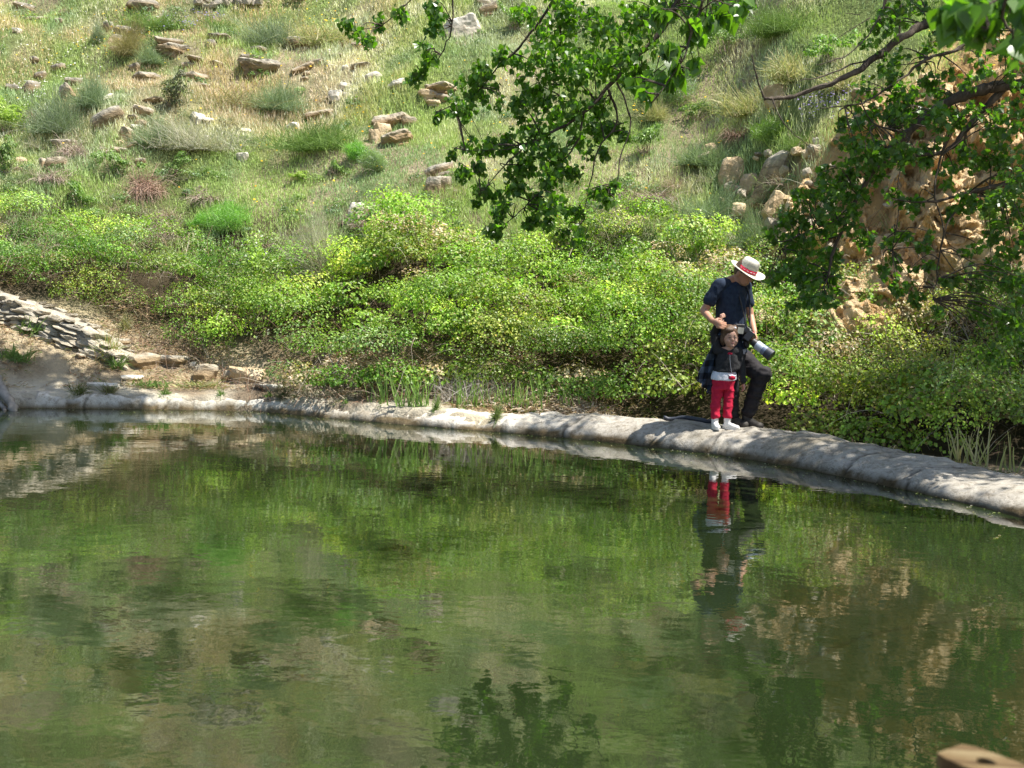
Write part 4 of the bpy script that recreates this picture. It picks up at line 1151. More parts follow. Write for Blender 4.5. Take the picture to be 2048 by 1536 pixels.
SHR = [
 (540, 92, 96, 66, 'broom', 'grey green broom bush standing on the broad rock', None),
 (305, 128, 56, 46, 'broom', 'blue green bush between the two grey ledges', TEAL),
 (262, 112, 66, 78, 'broom', 'olive brown broom leaning right of the stone pile', OLIVE),
 (196, 84, 30, 34, 'broom', 'small grey green bush left of the stone pile', GG),
 (345, 214, 60, 62, 'leafy', 'dark twiggy juniper in the middle of the left slope', DARK),
 (552, 222, 100, 66, 'broom', 'green broom with drooping stems in mid slope', TEAL),
 (455, 215, 120, 40, 'tuft', 'reddish grass tuft left of the green broom', [(.42, .34, .2), (.34, .36, .18)]),
 (120, 268, 110, 80, 'broom', 'large grey green broom on the steep left slope', GG),
 (185, 215, 70, 60, 'broom', 'blue green broom above the large grey green one', TEAL),
 (18, 270, 70, 80, 'leafy', 'bright yellow green bush at the left edge', LIME),
 (12, 350, 50, 70, 'leafy', 'dark green bush below the bright one at the left edge', GREEN),
 (65, 238, 30, 26, 'dead', 'small dead twiggy plant by the left white daisies', None),
 (150, 310, 60, 50, 'dead', 'dry grey twigs under the large broom', None),
 (110, 362, 70, 44, 'dead', 'hanging brown dead stems under the brown rock', None),
 (390, 300, 130, 66, 'broom', 'pale grey broom spreading over the slope', PALE),
 (310, 290, 70, 44, 'broom', 'teal green fennel like bush left of the pale broom', TEAL),
 (290, 386, 60, 66, 'dead', 'rust brown dead broom hanging down the slope', [(.38, .24, .18), (.46, .34, .26)]),
 (350, 350, 60, 46, 'leafy', 'green leafy bush right of the rust brown broom', GREEN),
 (455, 466, 110, 50, 'fennel', 'bright emerald fennel patch on the lower slope', None),
 (395, 462, 40, 30, 'fennel', 'small emerald fennel left of the big patch', FEN),
 (714, 325, 50, 34, 'fennel', 'bright green fennel below the central outcrop', None),
 (747, 348, 54, 44, 'fennel', 'teal fennel right of the bright green one', TEAL),
 (640, 300, 120, 56, 'broom', 'wide green broom left of the central outcrop', GREEN),
 (600, 362, 46, 34, 'leafy', 'small bright leafy bush in the lower middle', LIME),
 (668, 352, 50, 30, 'leafy', 'low leafy bush right of the small bright one', GREEN),
 (650, 560, 110, 130, 'broom', 'tall pale feathery broom rising behind the brambles', PALE),
 (600, 520, 70, 80, 'broom', 'shorter pale broom left of the tall feathery one', PALE),
 (820, 440, 60, 50, 'dead', 'pale dry stems hanging beside the brambles', PALE),
 (740, 452, 70, 40, 'dead', 'dry pinkish tuft over the tan slab', [(.5, .38, .3), (.55, .46, .36)]),
 (420, 400, 80, 40, 'dead', 'grey dead grass on the lower left slope', None),
 (340, 470, 70, 50, 'dead', 'grey twiggy tangle above the left brambles', None),
 (230, 350, 90, 50, 'leafy', 'low green bush above the left brambles', GREEN),
 (160, 420, 70, 60, 'leafy', 'dark green bush at the upper edge of the left brambles', [(.12, .22, .04), (.2, .32, .06)]),
 (1085, 200, 60, 40, 'broom', 'grey green bush hidden behind the hanging leaves', GG),
 (1350, 210, 90, 60, 'fennel', 'teal fennel bush right of the hanging branch', TEAL),
 (1450, 110, 150, 60, 'leafy', 'wide green bush near the top right of the hill', GREEN),
 (1560, 70, 120, 70, 'broom', 'tall green broom near the top right', GREEN),
 (1660, 130, 120, 56, 'leafy', 'green herb patch left of the right tree', [(.2, .36, .08), (.28, .42, .12)]),
 (1500, 232, 130, 60, 'tuft', 'drooping straw coloured tussock above the bare branch tip', None),
 (1590, 160, 110, 50, 'tuft', 'straw green tussock behind the bare branch', None),
 (1690, 180, 90, 44, 'tuft', 'straw tussock beside the purple flowers', None),
 (1480, 275, 60, 50, 'dead', 'dark tangle of dead roots left of the cliff', [(.26, .17, .12), (.36, .27, .2)]),
 (1400, 240, 100, 50, 'leafy', 'low green shrub left of the dead roots', GREEN),
 (1310, 240, 50, 40, 'broom', 'small straw green broom beside the big leaves', STRAW),
 (1290, 310, 90, 50, 'leafy', 'mid green shrub above the centre brambles', [(.16, .27, .06), (.24, .36, .1)]),
 (1400, 330, 80, 50, 'broom', 'blue grey bush left of the cliff blocks', TEAL),
 (1310, 400, 110, 56, 'dead', 'pinkish grey dry shrub above the centre brambles', None),
 (1220, 385, 70, 36, 'dead', 'dry pinkish shrub behind the lowest hanging leaves', None),
 (1430, 440, 110, 70, 'broom', 'silvery green shrub left of the man in the hat', TEAL),
 (1520, 500, 110, 80, 'broom', 'silvery bush directly behind the straw hat', TEAL),
 (1600, 300, 60, 46, 'broom', 'grassy tuft on top of the cliff edge', GREEN),
 (1540, 290, 70, 40, 'fennel', 'feathery green tuft at the cliff top', GREEN),
 (1745, 620, 70, 60, 'broom', 'teal spiky plant at the foot of the cliff', TEAL),
 (1690, 680, 110, 60, 'dead', 'dry grey stems below the teal spiky plant', None),
 (1780, 460, 50, 30, 'tuft', 'dry grass clump growing on the cliff', None),
 (1760, 540, 70, 40, 'leafy', 'green shrub clinging to the lower cliff', GREEN),
 (1960, 330, 110, 60, 'dead', 'grey dry brush at the right edge of the slope', None),
 (1990, 200, 110, 60, 'leafy', 'green shrub at the right edge of the slope', GREEN),
 (1920, 250, 90, 50, 'tuft', 'straw grass clump above the right branches', None),
 (1660, 420, 50, 40, 'leafy', 'small leafy shrub on the left face of the cliff', GREEN),
 (1585, 470, 70, 60, 'leafy', 'green shrub beside the orange sloping rock', TEAL),
 (1980, 500, 130, 90, 'leafy', 'shaded green shrub at the right edge under the branches', [(.16, .27, .05), (.24, .34, .08)]),
 (430, 60, 60, 26, 'tuft', 'green tuft under the rubble heap', GREEN),
 (660, 90, 120, 40, 'tuft', 'light green grass clump on the upper middle slope', None),
 (320, 60, 120, 34, 'tuft', 'green grass clump under the top grey boulder', GREEN),
 (1030, 60, 60, 40, 'leafy', 'green shrub behind the upper hanging leaves', GREEN),
 (590, 5, 80, 26, 'leafy', 'green shrub at the top edge of the slope', GREEN),
 (500, 160, 50, 22, 'leafy', 'low herb under the big layered slab', GREEN),
]
for k, q in enumerate(SHR):
    nm_ = {'broom': 'broom_bush', 'dead': 'dry_shrub', 'tuft': 'grass_tussock', 'fennel': 'fennel', 'leafy': 'leafy_bush'}[q[4]]
    shrub(q[0], q[1], q[2], q[3], q[4], q[5], 500 + k, name=nm_, cols=q[6])

# small tufts rooted on the pond wall and bank
TF = [(168, 806, 46, 34, 'dark green grass tussock hanging over the left end of the pond wall', [(.12, .16, .04), (.2, .2, .07)]),
      (232, 805, 36, 26, 'brownish grass tuft on the wall right of the dark tussock', [(.3, .26, .14), (.2, .24, .08)]),
      (352, 800, 22, 18, 'small green tuft on the grey part of the pond wall', GREEN),
      (470, 800, 18, 14, 'tiny green weed on the grey part of the pond wall', GREEN),
      (543, 822, 34, 34, 'dark leafy weed hanging to the water at the wall corner', DARK),
      (575, 810, 16, 14, 'tiny weed just right of the wall corner', GREEN),
      (642, 808, 14, 12, 'first tiny weed on the white wall', GREEN),
      (668, 812, 14, 16, 'second tiny weed on the white wall', GREEN),
      (710, 826, 22, 18, 'two stemmed weed on the white wall', [(.22, .3, .1), (.3, .25, .12)]),
      (732, 828, 16, 20, 'green weed right of the two stemmed one', GREEN),
      (785, 834, 12, 14, 'lone small weed on the white wall', GREEN),
      (855, 850, 18, 26, 'weed with a dark stem in mid wall', GREEN),
      (968, 862, 30, 34, 'spreading weed growing at the waterline', [(.14, .2, .06), (.24, .3, .1)]),
      (215, 720, 60, 44, 'green and orange weeds at the foot of the stone wall', [(.26, .36, .1), (.45, .36, .14)]),
      (232, 736, 40, 22, 'low green weed patch below the stone wall', GREEN),
      (400, 775, 60, 16, 'low grass on the dry bank', STRAW),
      (300, 775, 50, 14, 'sparse green grass left on the dry bank', GREEN),
      (60, 665, 70, 26, 'shaded green tuft by the left stone wall', GREEN),
      (30, 720, 60, 22, 'shaded green tuft on the dark bank', GREEN),
      (250, 660, 30, 30, 'straw coloured weed above the end of the stone wall', STRAW)]
for k, q in enumerate(TF):
    o = shrub(q[0], q[1], q[2], q[3], 'tuft', q[4], 700 + k, cat='weed', name='weed', group='weeds on the pond wall and bank', cols=q[5])
    x, y = o.location[0], o.location[1]
    if q[1] > 780:
        w_ = on_water(q[0], q[1] + 4); x, y = w_[0], w_[1]
        d = (WP[:, 0] - x) ** 2 + (WP[:, 1] - y) ** 2; kk = d.argmin()
        x, y = WP[kk] + wn[kk] * 0.13
        o.location = (x, y, kerb_top(x, y) - .01)

# sword leaved plants along the foot of the thicket
def sword(px, py, hpx, n, label, seed, cols):
    r = np.random.default_rng(seed)
    b = hit(px, py); b = np.array(b); H = 1.3 * hpx * b[1] / F_PX
    if px < 1800: b = b - np.array([0, .28, 0]); b[2] = gz(b[0], b[1]); n = int(n * 1.3)
    st = np.stack([r.normal(0, .05, n), r.normal(0, .04, n), np.zeros(n)], 1)
    V, Fx, C = strands2(n, st, r.uniform(0, 6.3, n), r.uniform(1.15, 1.55, n), r.uniform(.6, 1.1, n) * H, r.uniform(0, .25, n), r.uniform(.007, .012, n), np.array(cols)[r.integers(0, len(cols), n)] * r.uniform(.8, 1.2, (n, 1)), r, 4)
    o = obj('iris_plant', mesh_np('iris_plant', V, Fx, M['grass'], C)); o.location = b
    tag(o, label, 'plant', 'sword leaved plants at the foot of the brambles')
SW = [(769, 792, 55, 12, 'leftmost sword leaved clump, leaning right'), (804, 800, 56, 12, 'sword leaved clump second from the left'), (836, 800, 52, 14, 'upright sword leaved clump left of the grey thistle stems'),
      (858, 798, 46, 10, 'thin sword leaved clump beside the grey thistle stems'), (925, 800, 50, 12, 'sword leaved clump among the grey thistle stems'), (957, 800, 56, 8, 'tall single bladed clump right of the grey stems'),
      (985, 802, 40, 10, 'short clump between the grey stems and the right group'), (1012, 800, 52, 12, 'sword leaved clump starting the right group'), (1032, 806, 54, 14, 'dense sword leaved clump in the right group'),
      (1052, 810, 44, 8, 'thin clump in the right group'), (1080, 812, 60, 14, 'tallest clump of the right group'), (1122, 818, 48, 10, 'clump leaning right near the straw heap'), (1150, 820, 46, 8, 'last thin clump before the shade'),
      (1915, 935, 70, 16, 'yellow green reed tuft behind the wall at the right'), (1960, 945, 80, 16, 'straw coloured reed tuft near the right edge'), (2010, 950, 70, 12, 'reed tuft at the right edge of the frame')]
for k, q in enumerate(SW):
    sword(q[0], q[1], q[2], q[3], q[4], 800 + k, [(.22, .36, .09), (.28, .42, .12)] if q[0] < 1800 else [(.42, .44, .16), (.5, .45, .24)])
# grey thistle brush
r = np.random.default_rng(5)
b = hit(930, 802); o = empty('dry_shrub', b); tag(o, 'pale grey dead thistle stems in a gap of the brambles', 'dry shrub')
V, Fx, C = strand_mesh(420, 0, .42, (.2, 1.6), .003, [(.52, .48, .42), (.42, .38, .33)], r, 5, .16, elev=(.7, 1.5))
obj('stems', mesh_np('stems', V * [1.3, .7, 1], Fx, M['twig'], C), o)
# forked bare sapling on the bank and the young poplar in the thicket
b = hit(645, 790)
o = empty('bare_sapling', b); tag(o, 'forked bare pale branches sticking out at the left foot of the brambles', 'sapling')
a = Acc()
for pth in ([(645, 790), (655, 760), (668, 735), (690, 705)], [(655, 760), (640, 742), (635, 735)], [(662, 748), (680, 740), (702, 728)], [(645, 775), (625, 765), (612, 750)], [(668, 735), (660, 715), (655, 700)]):
    pp = np.array([P(x_, y_, b[1] - .12 - .02 * k) for k, (x_, y_) in enumerate(pth)])
    V, Fs = tube(smooth_path(pp, 10), np.linspace(.011, .004, 10), 6); a.add(V, Fs)
obj('branch', a.mesh('branch', M['bark_grey'], b), o)
r = np.random.default_rng(8)
b = hit(512, 640) ; o = empty('young_poplar', b); tag(o, 'slim young poplar with pale fresh leaves rising from the left brambles', 'sapling')
yy = b[1] - .25
stem = smooth_path(np.array([P(512, 660, yy), P(510, 600, yy), P(514, 540, yy), P(508, 470, yy)]), 16)
V, Fs = tube(rel(stem, b), np.linspace(.012, .004, 16), 6); obj('trunk', mesh_np('trunk', V, Fs, M['bark_grey']), o)
n = 900; tpos = r.uniform(0, 1, n); base = np.stack([np.interp(tpos, np.linspace(0, 1, 16), stem[:, k]) for k in range(3)], 1)
pp = base + r.normal(0, 1, (n, 3)) * (.13 - .08 * tpos[:, None]) + [0, -.05, 0]
cc_ = np.array([.36, .48, .14]) * r.uniform(.6, 1.5, (n, 1)); wsel = r.uniform(0, 1, n) < .08; cc_[wsel] = [.75, .78, .66]
V, Fx, C = instance(leaf4, leaf4_f, rel(pp, b), frames(rand_dirs(n) + [0, 0, -.3], rand_dirs(n)), r.uniform(.03, .055, n), np.clip(cc_, 0, 1))
obj('foliage', mesh_np('foliage', V, Fx, M['leaf'], C), o)
# ================================================================= TREES
# poplar leaf: deltoid blade folded along the midrib, with a short stalk
ol = np.array([[0, 0], [-.03, .22], [.10, .42], [.28, .46], [.50, .34], [.74, .15], [1.0, 0]])
midx = [0, .05, .15, .28, .50, .74, 1.0]
tvp = [[midx[k], 0, 0] for k in range(7)] + [[ol[k][0], ol[k][1], ol[k][1] * .28 - .12 * ol[k][0] ** 2] for k in range(1, 6)] + [[ol[k][0], -ol[k][1], ol[k][1] * .28 - .12 * ol[k][0] ** 2] for k in range(1, 6)]
tvp = np.array(tvp, float); tvp[:7, 2] = -.12 * tvp[:7, 0] ** 2
fL = []
for s_, off in ((1, 7), (-1, 12)):
    seq = [0] + [off + k for k in range(5)] + [6]
    for k in range(6):
        a_, b_ = seq[k], seq[k + 1]; m1, m2 = k, k + 1
        tri = []
        if k == 0: tri = [(0, b_, m2)]
        elif k == 5: tri = [(m1, a_, 6)]
        else: tri = [(m1, a_, b_), (m1, b_, m2)]
        fL += [t if s_ < 0 else t[::-1] for t in tri]
POP_V, POP_F = tvp, np.array(fL)
# lobed leaf of the right-hand tree
lob = np.array([[0, 0], [.05, .30], [.22, .26], [.38, .50], [.50, .28], [.72, .30], [.76, .12], [1, 0]])
lv_ = [[0, 0, 0], [.3, 0, -.02], [.6, 0, -.06], [1, 0, -.14]] + [[p[0], p[1], p[1] * .2 - .1 * p[0] ** 2] for p in lob[1:7]] + [[p[0], -p[1], p[1] * .2 - .1 * p[0] ** 2] for p in lob[1:7]]
def half(o_, flip):
    t = [(0, o_, o_ + 1), (0, o_ + 1, 1), (1, o_ + 1, o_ + 2), (1, o_ + 2, o_ + 3), (1, o_ + 3, 2), (2, o_ + 3, o_ + 4), (2, o_ + 4, o_ + 5), (2, o_ + 5, 3)]
    return [x if not flip else x[::-1] for x in t]
LOB_V, LOB_F = np.array(lv_, float), np.array(half(4, True) + half(10, False))

def hang(n, r, down=1.0, spread=.75):
    d = np.tile([0, 0, -down], (n, 1)) + r.normal(0, spread, (n, 3))
    nn = r.normal(0, 1, (n, 3)) + [0, -.5, .6]
    return frames(d, nn)
def poly_len(p): return np.concatenate([[0], np.cumsum(np.linalg.norm(np.diff(p, axis=0), axis=1))])
class Tree:
    def __init__(s, name, base, label, group, leafV, leafF, bark, seed):
        s.root = empty(name, base); tag(s.root, label, 'tree', group); s.base = np.array(base, float)
        s.wood = Acc(); s.limb_pts = []; s.P = []; s.M = []; s.S = []; s.C = []
        s.lv, s.lf, s.bark = leafV, leafF, bark; s.r = np.random.default_rng(seed); s.nbranch = 0
    def trunk(s, pts, r0, r1):
        p = smooth_path(pts, 26); V, Fs = tube(rel(p, s.base), np.linspace(r0, r1, 26), 14)
        V = V + fbm(V[:, 0] * 4, V[:, 1] * 4, V[:, 2] * 2, oct=3, seed=5)[:, None] * .03
        obj('trunk', mesh_np('trunk', V, Fs, s.bark, None, True), s.root)
    def limb(s, pts, r0, r1, own=True, n=None):
        pts = np.asarray(pts, float)
        n = n or max(8, len(pts) * 7)
        p = smooth_path(pts, n)
        L = poly_len(p)[-1]
        p = p + np.stack([fbm(np.arange(n) * .35, np.full(n, k * 9.1 + s.nbranch), oct=3, seed=91) for k in range(3)], 1) * min(.016, L * .012)
        rad = np.linspace(r0, r1, n) * (1 + .12 * s.r.normal(size=n))
        V, Fs = tube(rel(p, s.base), rad, 8 if r0 > .02 else 6)
        s.nbranch += 1
        if own: obj('branch', mesh_np('branch', V, Fs, s.bark, None, True), s.root)
        else: s.wood.add(V, Fs)
        s.limb_pts.append(p)
        return p
    def nearest(s, c):
        A = np.concatenate(s.limb_pts); k = ((A - c) ** 2).sum(1).argmin(); return A[k]
    def blob(s, c, rad, n, size, col, twigs=4, flat=1.0, spread=.75, down=1.0):
        r = s.r; c = np.asarray(c, float)
        rad = np.broadcast_to(np.asarray(rad, float), (3,))
        q = rand_dirs(n) * (r.uniform(0, 1, (n, 1)) ** .45) * rad
        # gather the leaves in a few sprays inside the blob
        k = max(2, n // 16); seeds = rand_dirs(k) * (r.uniform(.2, 1, (k, 1)) ** .5) * rad
        g = r.integers(0, k, n); q = q * .5 + seeds[g] * .7
        q[:, 2] -= np.abs(r.normal(0, .12, n)) * rad[2]
        s.P.append(c + q); s.M.append(hang(n, r, down, spread)); s.S.append(r.uniform(size * .7, size * 1.2, n))
        cc_ = np.array(col)[None] * r.uniform(.6, 1.35, (n, 1)) * (1 + r.normal(0, .06, (n, 3)))
        s.C.append(np.clip(cc_, 0, 1))
        if twigs:
            a = s.nearest(c)
            for t in seeds[:twigs]:
                e = c + t * .95; mid = (a + e) / 2 + [0, 0, .12 * np.linalg.norm(e - a)] + r.normal(0, .03, 3)
                p = smooth_path([a, mid, e], 7); V, Fs = tube(rel(p, s.base), np.linspace(.006, .0022, 7), 4, False); s.wood.add(V, Fs)
    def finish(s, mat, nsingle=300):
        Pp = np.concatenate(s.P); Mm = np.concatenate(s.M); S_ = np.concatenate(s.S); C_ = np.concatenate(s.C)
        px = to_px(Pp); dist = np.linalg.norm(Pp - [0, 0, CAM_Z], axis=1)
        vis = (px[:, 0] > -5) & (px[:, 0] < 2053) & (px[:, 1] > -5) & (px[:, 1] < 1540) & (Pp[:, 1] > 0)
        score = np.where(vis, S_ / dist, 0); order = np.argsort(-score)
        single = order[:nsingle][score[order[:nsingle]] > 0]
        rest = np.setdiff1d(np.arange(len(Pp)), single)
        far_ = rest[~vis[rest]]; rest = rest[vis[rest]]
        V, Fx, C = instance(leaf4 * [1, 1.15, 1], leaf4_f, rel(Pp[far_], s.base), Mm[far_], S_[far_], C_[far_])
        f = obj('crown', mesh_np('crown', V, Fx, mat, C), s.root); f['kind'] = 'stuff'
        if not len(rest): 
            if s.wood.n: t = obj('twigs', s.wood.mesh('twigs', s.bark), s.root); t['kind'] = 'stuff'
            return
        V, Fx, C = instance(s.lv, s.lf, rel(Pp[rest], s.base), Mm[rest], S_[rest], C_[rest])
        f = obj('foliage', mesh_np('foliage', V, Fx, mat, C), s.root); f['kind'] = 'stuff'
        shades = [mesh_np('leaf', s.lv, s.lf, mat, np.tile(np.mean(C_, 0) * k, (len(s.lv), 1))) for k in (.7, .9, 1.1, 1.3)]
        for i_ in single:
            o = bpy.data.objects.new('leaf', shades[int(s.r.integers(0, 4))]); link(o, s.root)
            mw = Matrix([[Mm[i_][a][b] * S_[i_] for b in range(3)] + [Pp[i_][a] - s.base[a]] for a in range(3)] + [[0, 0, 0, 1]])
            o.matrix_local = mw
        if s.wood.n: 
            t = obj('twigs', s.wood.mesh('twigs', s.bark), s.root); t['kind'] = 'stuff'
        print(s.root.name, 'leaves', len(Pp), 'single', len(single))
PX = lambda lst, Y0, Y1=None: [P(a, b, Y0 + (0 if Y1 is None else (Y1 - Y0) * k / (len(lst) - 1))) for k, (a, b) in enumerate(lst)]
POPC = (.095, .185, .030)
T1 = Tree('poplar_tree', (5.75, 7.2, .2), 'poplar whose leafy branch hangs down in the middle of the picture', 'trees round the pond', POP_V, POP_F, M['bark'], 21)
T1.trunk([(5.75, 7.2, -.1), (5.7, 7.3, 2.0), (5.5, 7.5, 4.5), (5.3, 7.8, 7.0), (5.2, 8.0, 9.0)], .20, .08)
j1 = np.array([5.5, 7.5, 4.5]); j2 = np.array([5.35, 7.7, 6.0])
Y = 10.4
hub = np.array(P(1400, -200, 10.3)); T1.limb([j1, (4.2, 8.6, 5.8), (2.9, 9.8, 5.6), hub], .075, .04)
A = T1.limb([hub] + PX([(1380, -60), (1325, 60), (1270, 115), (1215, 175), (1170, 225), (1110, 262), (1060, 285), (985, 292)], 10.3, 10.2), .030, .006)
T1.limb([hub] + PX([(1180, -120), (1130, -40), (1085, 30), (1045, 90), (1000, 130), (955, 185), (880, 222)], 10.3, 10.5), .02, .004)
T1.limb(PX([(1180, -120), (1030, -100), (920, -50), (905, 35), (893, 90), (868, 125), (830, 150)], 10.3, 10.6), .012, .003)
T1.limb(PX([(920, -50), (850, -30), (800, 20), (762, 52), (705, 62)], 10.5, 10.7), .009, .003)
T1.limb(PX([(1215, 175), (1235, 240), (1195, 300), (1180, 370), (1160, 450)], 10.3, 10.4), .012, .003)
T1.limb(PX([(1170, 225), (1150, 290), (1105, 345), (1070, 395), (1020, 440), (1000, 460)], 10.3, 10.3), .011, .003)
T1.limb(PX([(1235, 165), (1262, 240), (1240, 320), (1228, 390), (1205, 370)], 10.3, 10.2), .009, .003)
T1.limb(PX([(1110, -60), (1118, 40), (1125, 110), (1118, 190)], 10.3, 10.5), .010, .003)
T1.limb(PX([(1060, 285), (1000, 340), (965, 380), (950, 350)], 10.2, 10.2), .007, .002)
T1.limb(PX([(1130, 300), (1060, 290), (1010, 300), (930, 300)], 10.35, 10.2), .006, .002)
T1.limb(PX([(1030, -30), (1025, 10), (1040, 60), (1075, 90), (1110, 60)], 10.3, 10.3), .004, .002)
hub2 = np.array(P(1560, -220, 6.4)); T1.limb([j1, (4.4, 7.2, 4.6), hub2], .014, .010)
T1.limb([hub2] + PX([(1440, -60), (1400, 20), (1370, 110), (1320, 190)], 6.4, 6.2), .012, .003)
hub3 = np.array(P(2150, -350, 3.0)); T1.limb([j1, (4.9, 6.4, 4.5), (4.3, 5.3, 3.7), (3.2, 4.6, 3.6), hub3], .006, .004)
T1.limb([hub3] + PX([(2080, -120), (2010, -20), (1960, 20)], 2.9, 2.6), .007, .002)
blobs = [(708, 52, 22, 34), (735, 66, 26, 46), (765, 42, 16, 20), (805, 18, 22, 34), (868, 22, 26, 46), (876, 50, 22, 34), (858, 98, 22, 40), (846, 112, 18, 22), (828, 148, 22, 34),
 (950, 140, 26, 54), (940, 175, 30, 64), (975, 185, 22, 34), (1000, 98, 22, 40), (915, 212, 28, 50), (885, 225, 18, 26), (935, 232, 22, 30), (992, 205, 14, 16), (972, 155, 20, 30),
 (1050, 20, 30, 46), (1090, 60, 34, 70), (1080, 110, 32, 66), (1045, 125, 24, 40), (1110, 20, 40, 80), (1160, 40, 44, 90), (1150, 95, 44, 100), (1200, 60, 40, 80), (1205, 110, 40, 80), (1110, 155, 34, 70), (1165, 160, 40, 80), (1060, 170, 24, 36), (1085, 190, 24, 36),
 (1050, 215, 26, 50), (1095, 232, 34, 70), (1150, 222, 34, 66), (1190, 205, 30, 54), (1040, 245, 20, 26),
 (945, 292, 26, 46), (985, 285, 26, 46), (930, 335, 16, 26), (920, 352, 14, 20), (960, 340, 20, 30), (915, 310, 16, 16),
 (1025, 285, 30, 60), (1070, 275, 34, 66), (1060, 320, 36, 76), (1110, 300, 36, 76), (1130, 345, 30, 60), (1085, 355, 34, 66), (1020, 350, 26, 46), (1150, 290, 28, 50),
 (1190, 250, 26, 46), (1225, 255, 26, 54), (1240, 275, 18, 28), (1200, 300, 20, 28),
 (960, 385, 20, 30), (990, 385, 26, 44), (1010, 415, 24, 40), (955, 405, 12, 14), (985, 450, 22, 34), (1005, 462, 14, 20), (1060, 395, 28, 50), (1100, 400, 28, 50), (1060, 430, 24, 40), (1095, 440, 18, 26), (1035, 375, 24, 36),
 (1192, 375, 20, 36), (1215, 395, 20, 36), (1225, 372, 14, 18), (1142, 432, 22, 40), (1155, 465, 20, 34), (1130, 460, 12, 14),
 (1245, 40, 40, 70), (1250, 95, 36, 60), (1280, 30, 40, 70), (1290, 80, 34, 54), (1235, 140, 30, 46), (1280, 130, 26, 34), (1320, 20, 36, 56), (1370, 15, 34, 50), (1420, 10, 34, 50), (1470, 8, 34, 44), (1510, 0, 26, 26)]
for (bx, by, br_, bn) in blobs:
    yy = 10.35 + T1.r.normal(0, .22)
    T1.blob(P(bx, by, yy), br_ * yy / F_PX * np.array([1.3, 1.4, 1.2]), int(bn * 1.55), .055, POPC, 3)
for (bx, by, br_, bn) in [(1310, 40, 30, 16), (1340, 90, 26, 18), (1380, 60, 30, 18), (1300, 140, 26, 12), (1325, 165, 30, 16), (1355, 135, 26, 14), (1275, 170, 22, 8), (1410, 30, 30, 14), (1450, 20, 36, 16), (1490, 10, 26, 8), (1395, 120, 18, 7), (1300, 190, 16, 5)]:
    yy = 6.3 + T1.r.normal(0, .2)
    T1.blob(P(bx, by, yy), br_ * yy / F_PX, bn + 3, .078, (.065, .14, .02), 2, spread=.5)
for (bx, by, br_, bn) in [(1900, 10, 34, 8), (1935, 30, 40, 12), (1975, 50, 40, 12), (2010, 20, 44, 12), (2040, 60, 36, 10), (1950, 0, 40, 8), (2060, 0, 50, 12), (2030, 100, 30, 4)]:
    yy = 2.7 + T1.r.normal(0, .1)
    T1.blob(P(bx, by, yy), br_ * yy / F_PX, int(bn * 1.7), .052, (.09, .19, .028), 1, spread=.45)
def crown(T, centre, radii, nblob, nleaf, size, col, seed, brad=(.45, .9), zmin_slope=.29):
    r = np.random.default_rng(seed); k = 0; tries = 0
    while k < nblob and tries < nblob * 40:
        tries += 1
        d = rand_dirs(1)[0] * r.uniform(.35, 1) ** .5
        c = np.asarray(centre) + d * radii; b_ = r.uniform(*brad)
        if c[0] - b_ < .47 * c[1] + .1 and c[2] - b_ < CAM_Z + zmin_slope * c[1] and c[1] > 0: continue
        pk_ = c - np.array([2.15, 11.6, 1.0]); sn_ = np.array(SUN); al_ = pk_ @ sn_
        if al_ > 0 and np.linalg.norm(pk_ - sn_ * al_) < b_ * .8 + .15: continue
        T.limb([T.nearest(c), (T.nearest(c) + c) / 2 + [0, 0, .15], c], .022, .006, own=False, n=8)
        T.blob(c, b_, nleaf, size, col, 3)
        k += 1
T1.limb([j2, (4.6, 8.3, 7.0), (3.6, 9.0, 7.4)], .06, .02); T1.limb([j2, (6.2, 8.6, 7.2), (7.2, 9.4, 7.8)], .06, .02); T1.limb([j1, (5.0, 9.0, 5.8), (4.4, 10.6, 6.6)], .05, .02)
crown(T1, (4.6, 9.7, 7.0), (2.7, 2.6, 1.9), 46, 120, .09, POPC, 31)
T1.finish(M['tree_leaf'])

T2 = Tree('sycamore_tree', (7.0, 9.6, .6), 'dark leaved tree whose long branches reach in from the right edge', 'trees round the pond', LOB_V, LOB_F, M['bark'], 22)
T2.trunk([(7.0, 9.6, .2), (6.9, 9.5, 2.4), (6.8, 9.4, 5.0), (6.7, 9.5, 8.0)], .22, .09)
t1 = np.array([6.9, 9.5, 2.6]); t2 = np.array([6.85, 9.45, 3.9]); t3 = np.array([6.85, 9.45, 1.9]); t4 = np.array([6.8, 9.4, 5.0])
E = PX([(2150, 172), (2040, 170), (1960, 180), (1880, 215), (1820, 262), (1770, 315), (1735, 355), (1700, 430), (1668, 500), (1655, 560)], 9.4, 9.0)
T2.limb([t2] + E, .06, .007)
T2.limb(PX([(2005, 180), (1960, 225), (1925, 270), (1885, 305), (1820, 312), (1760, 330)], 9.4, 9.2), .03, .006)
T2.limb([t3] + PX([(2120, 335), (2048, 355), (1985, 372), (1920, 392), (1850, 405), (1780, 400)], 9.3, 8.9), .032, .004)
T2.limb(PX([(1985, 372), (1940, 395), (1900, 440), (1880, 500)], 9.2, 9.0), .012, .004)
Bb = PX([(2080, -60), (1980, 0), (1900, 28), (1840, 55), (1795, 80), (1740, 125), (1690, 155), (1630, 178), (1570, 196), (1530, 200)], 9.2, 8.4)
T2.limb([t4] + Bb, .045, .011)
T2.limb(PX([(1530, 200), (1515, 160), (1503, 110)], 8.4, 8.3), .008, .004); T2.limb(PX([(1545, 198), (1555, 225), (1580, 260), (1622, 296)], 8.4, 8.4), .006, .002)
T2.limb(PX([(1795, 80), (1750, 115), (1700, 130), (1640, 155), (1600, 160)], 8.9, 8.5), .010, .003)
T2.limb(PX([(1780, -40), (1765, 20), (1745, 55), (1720, 90), (1680, 115), (1635, 130)], 8.8, 8.5), .008, .003)
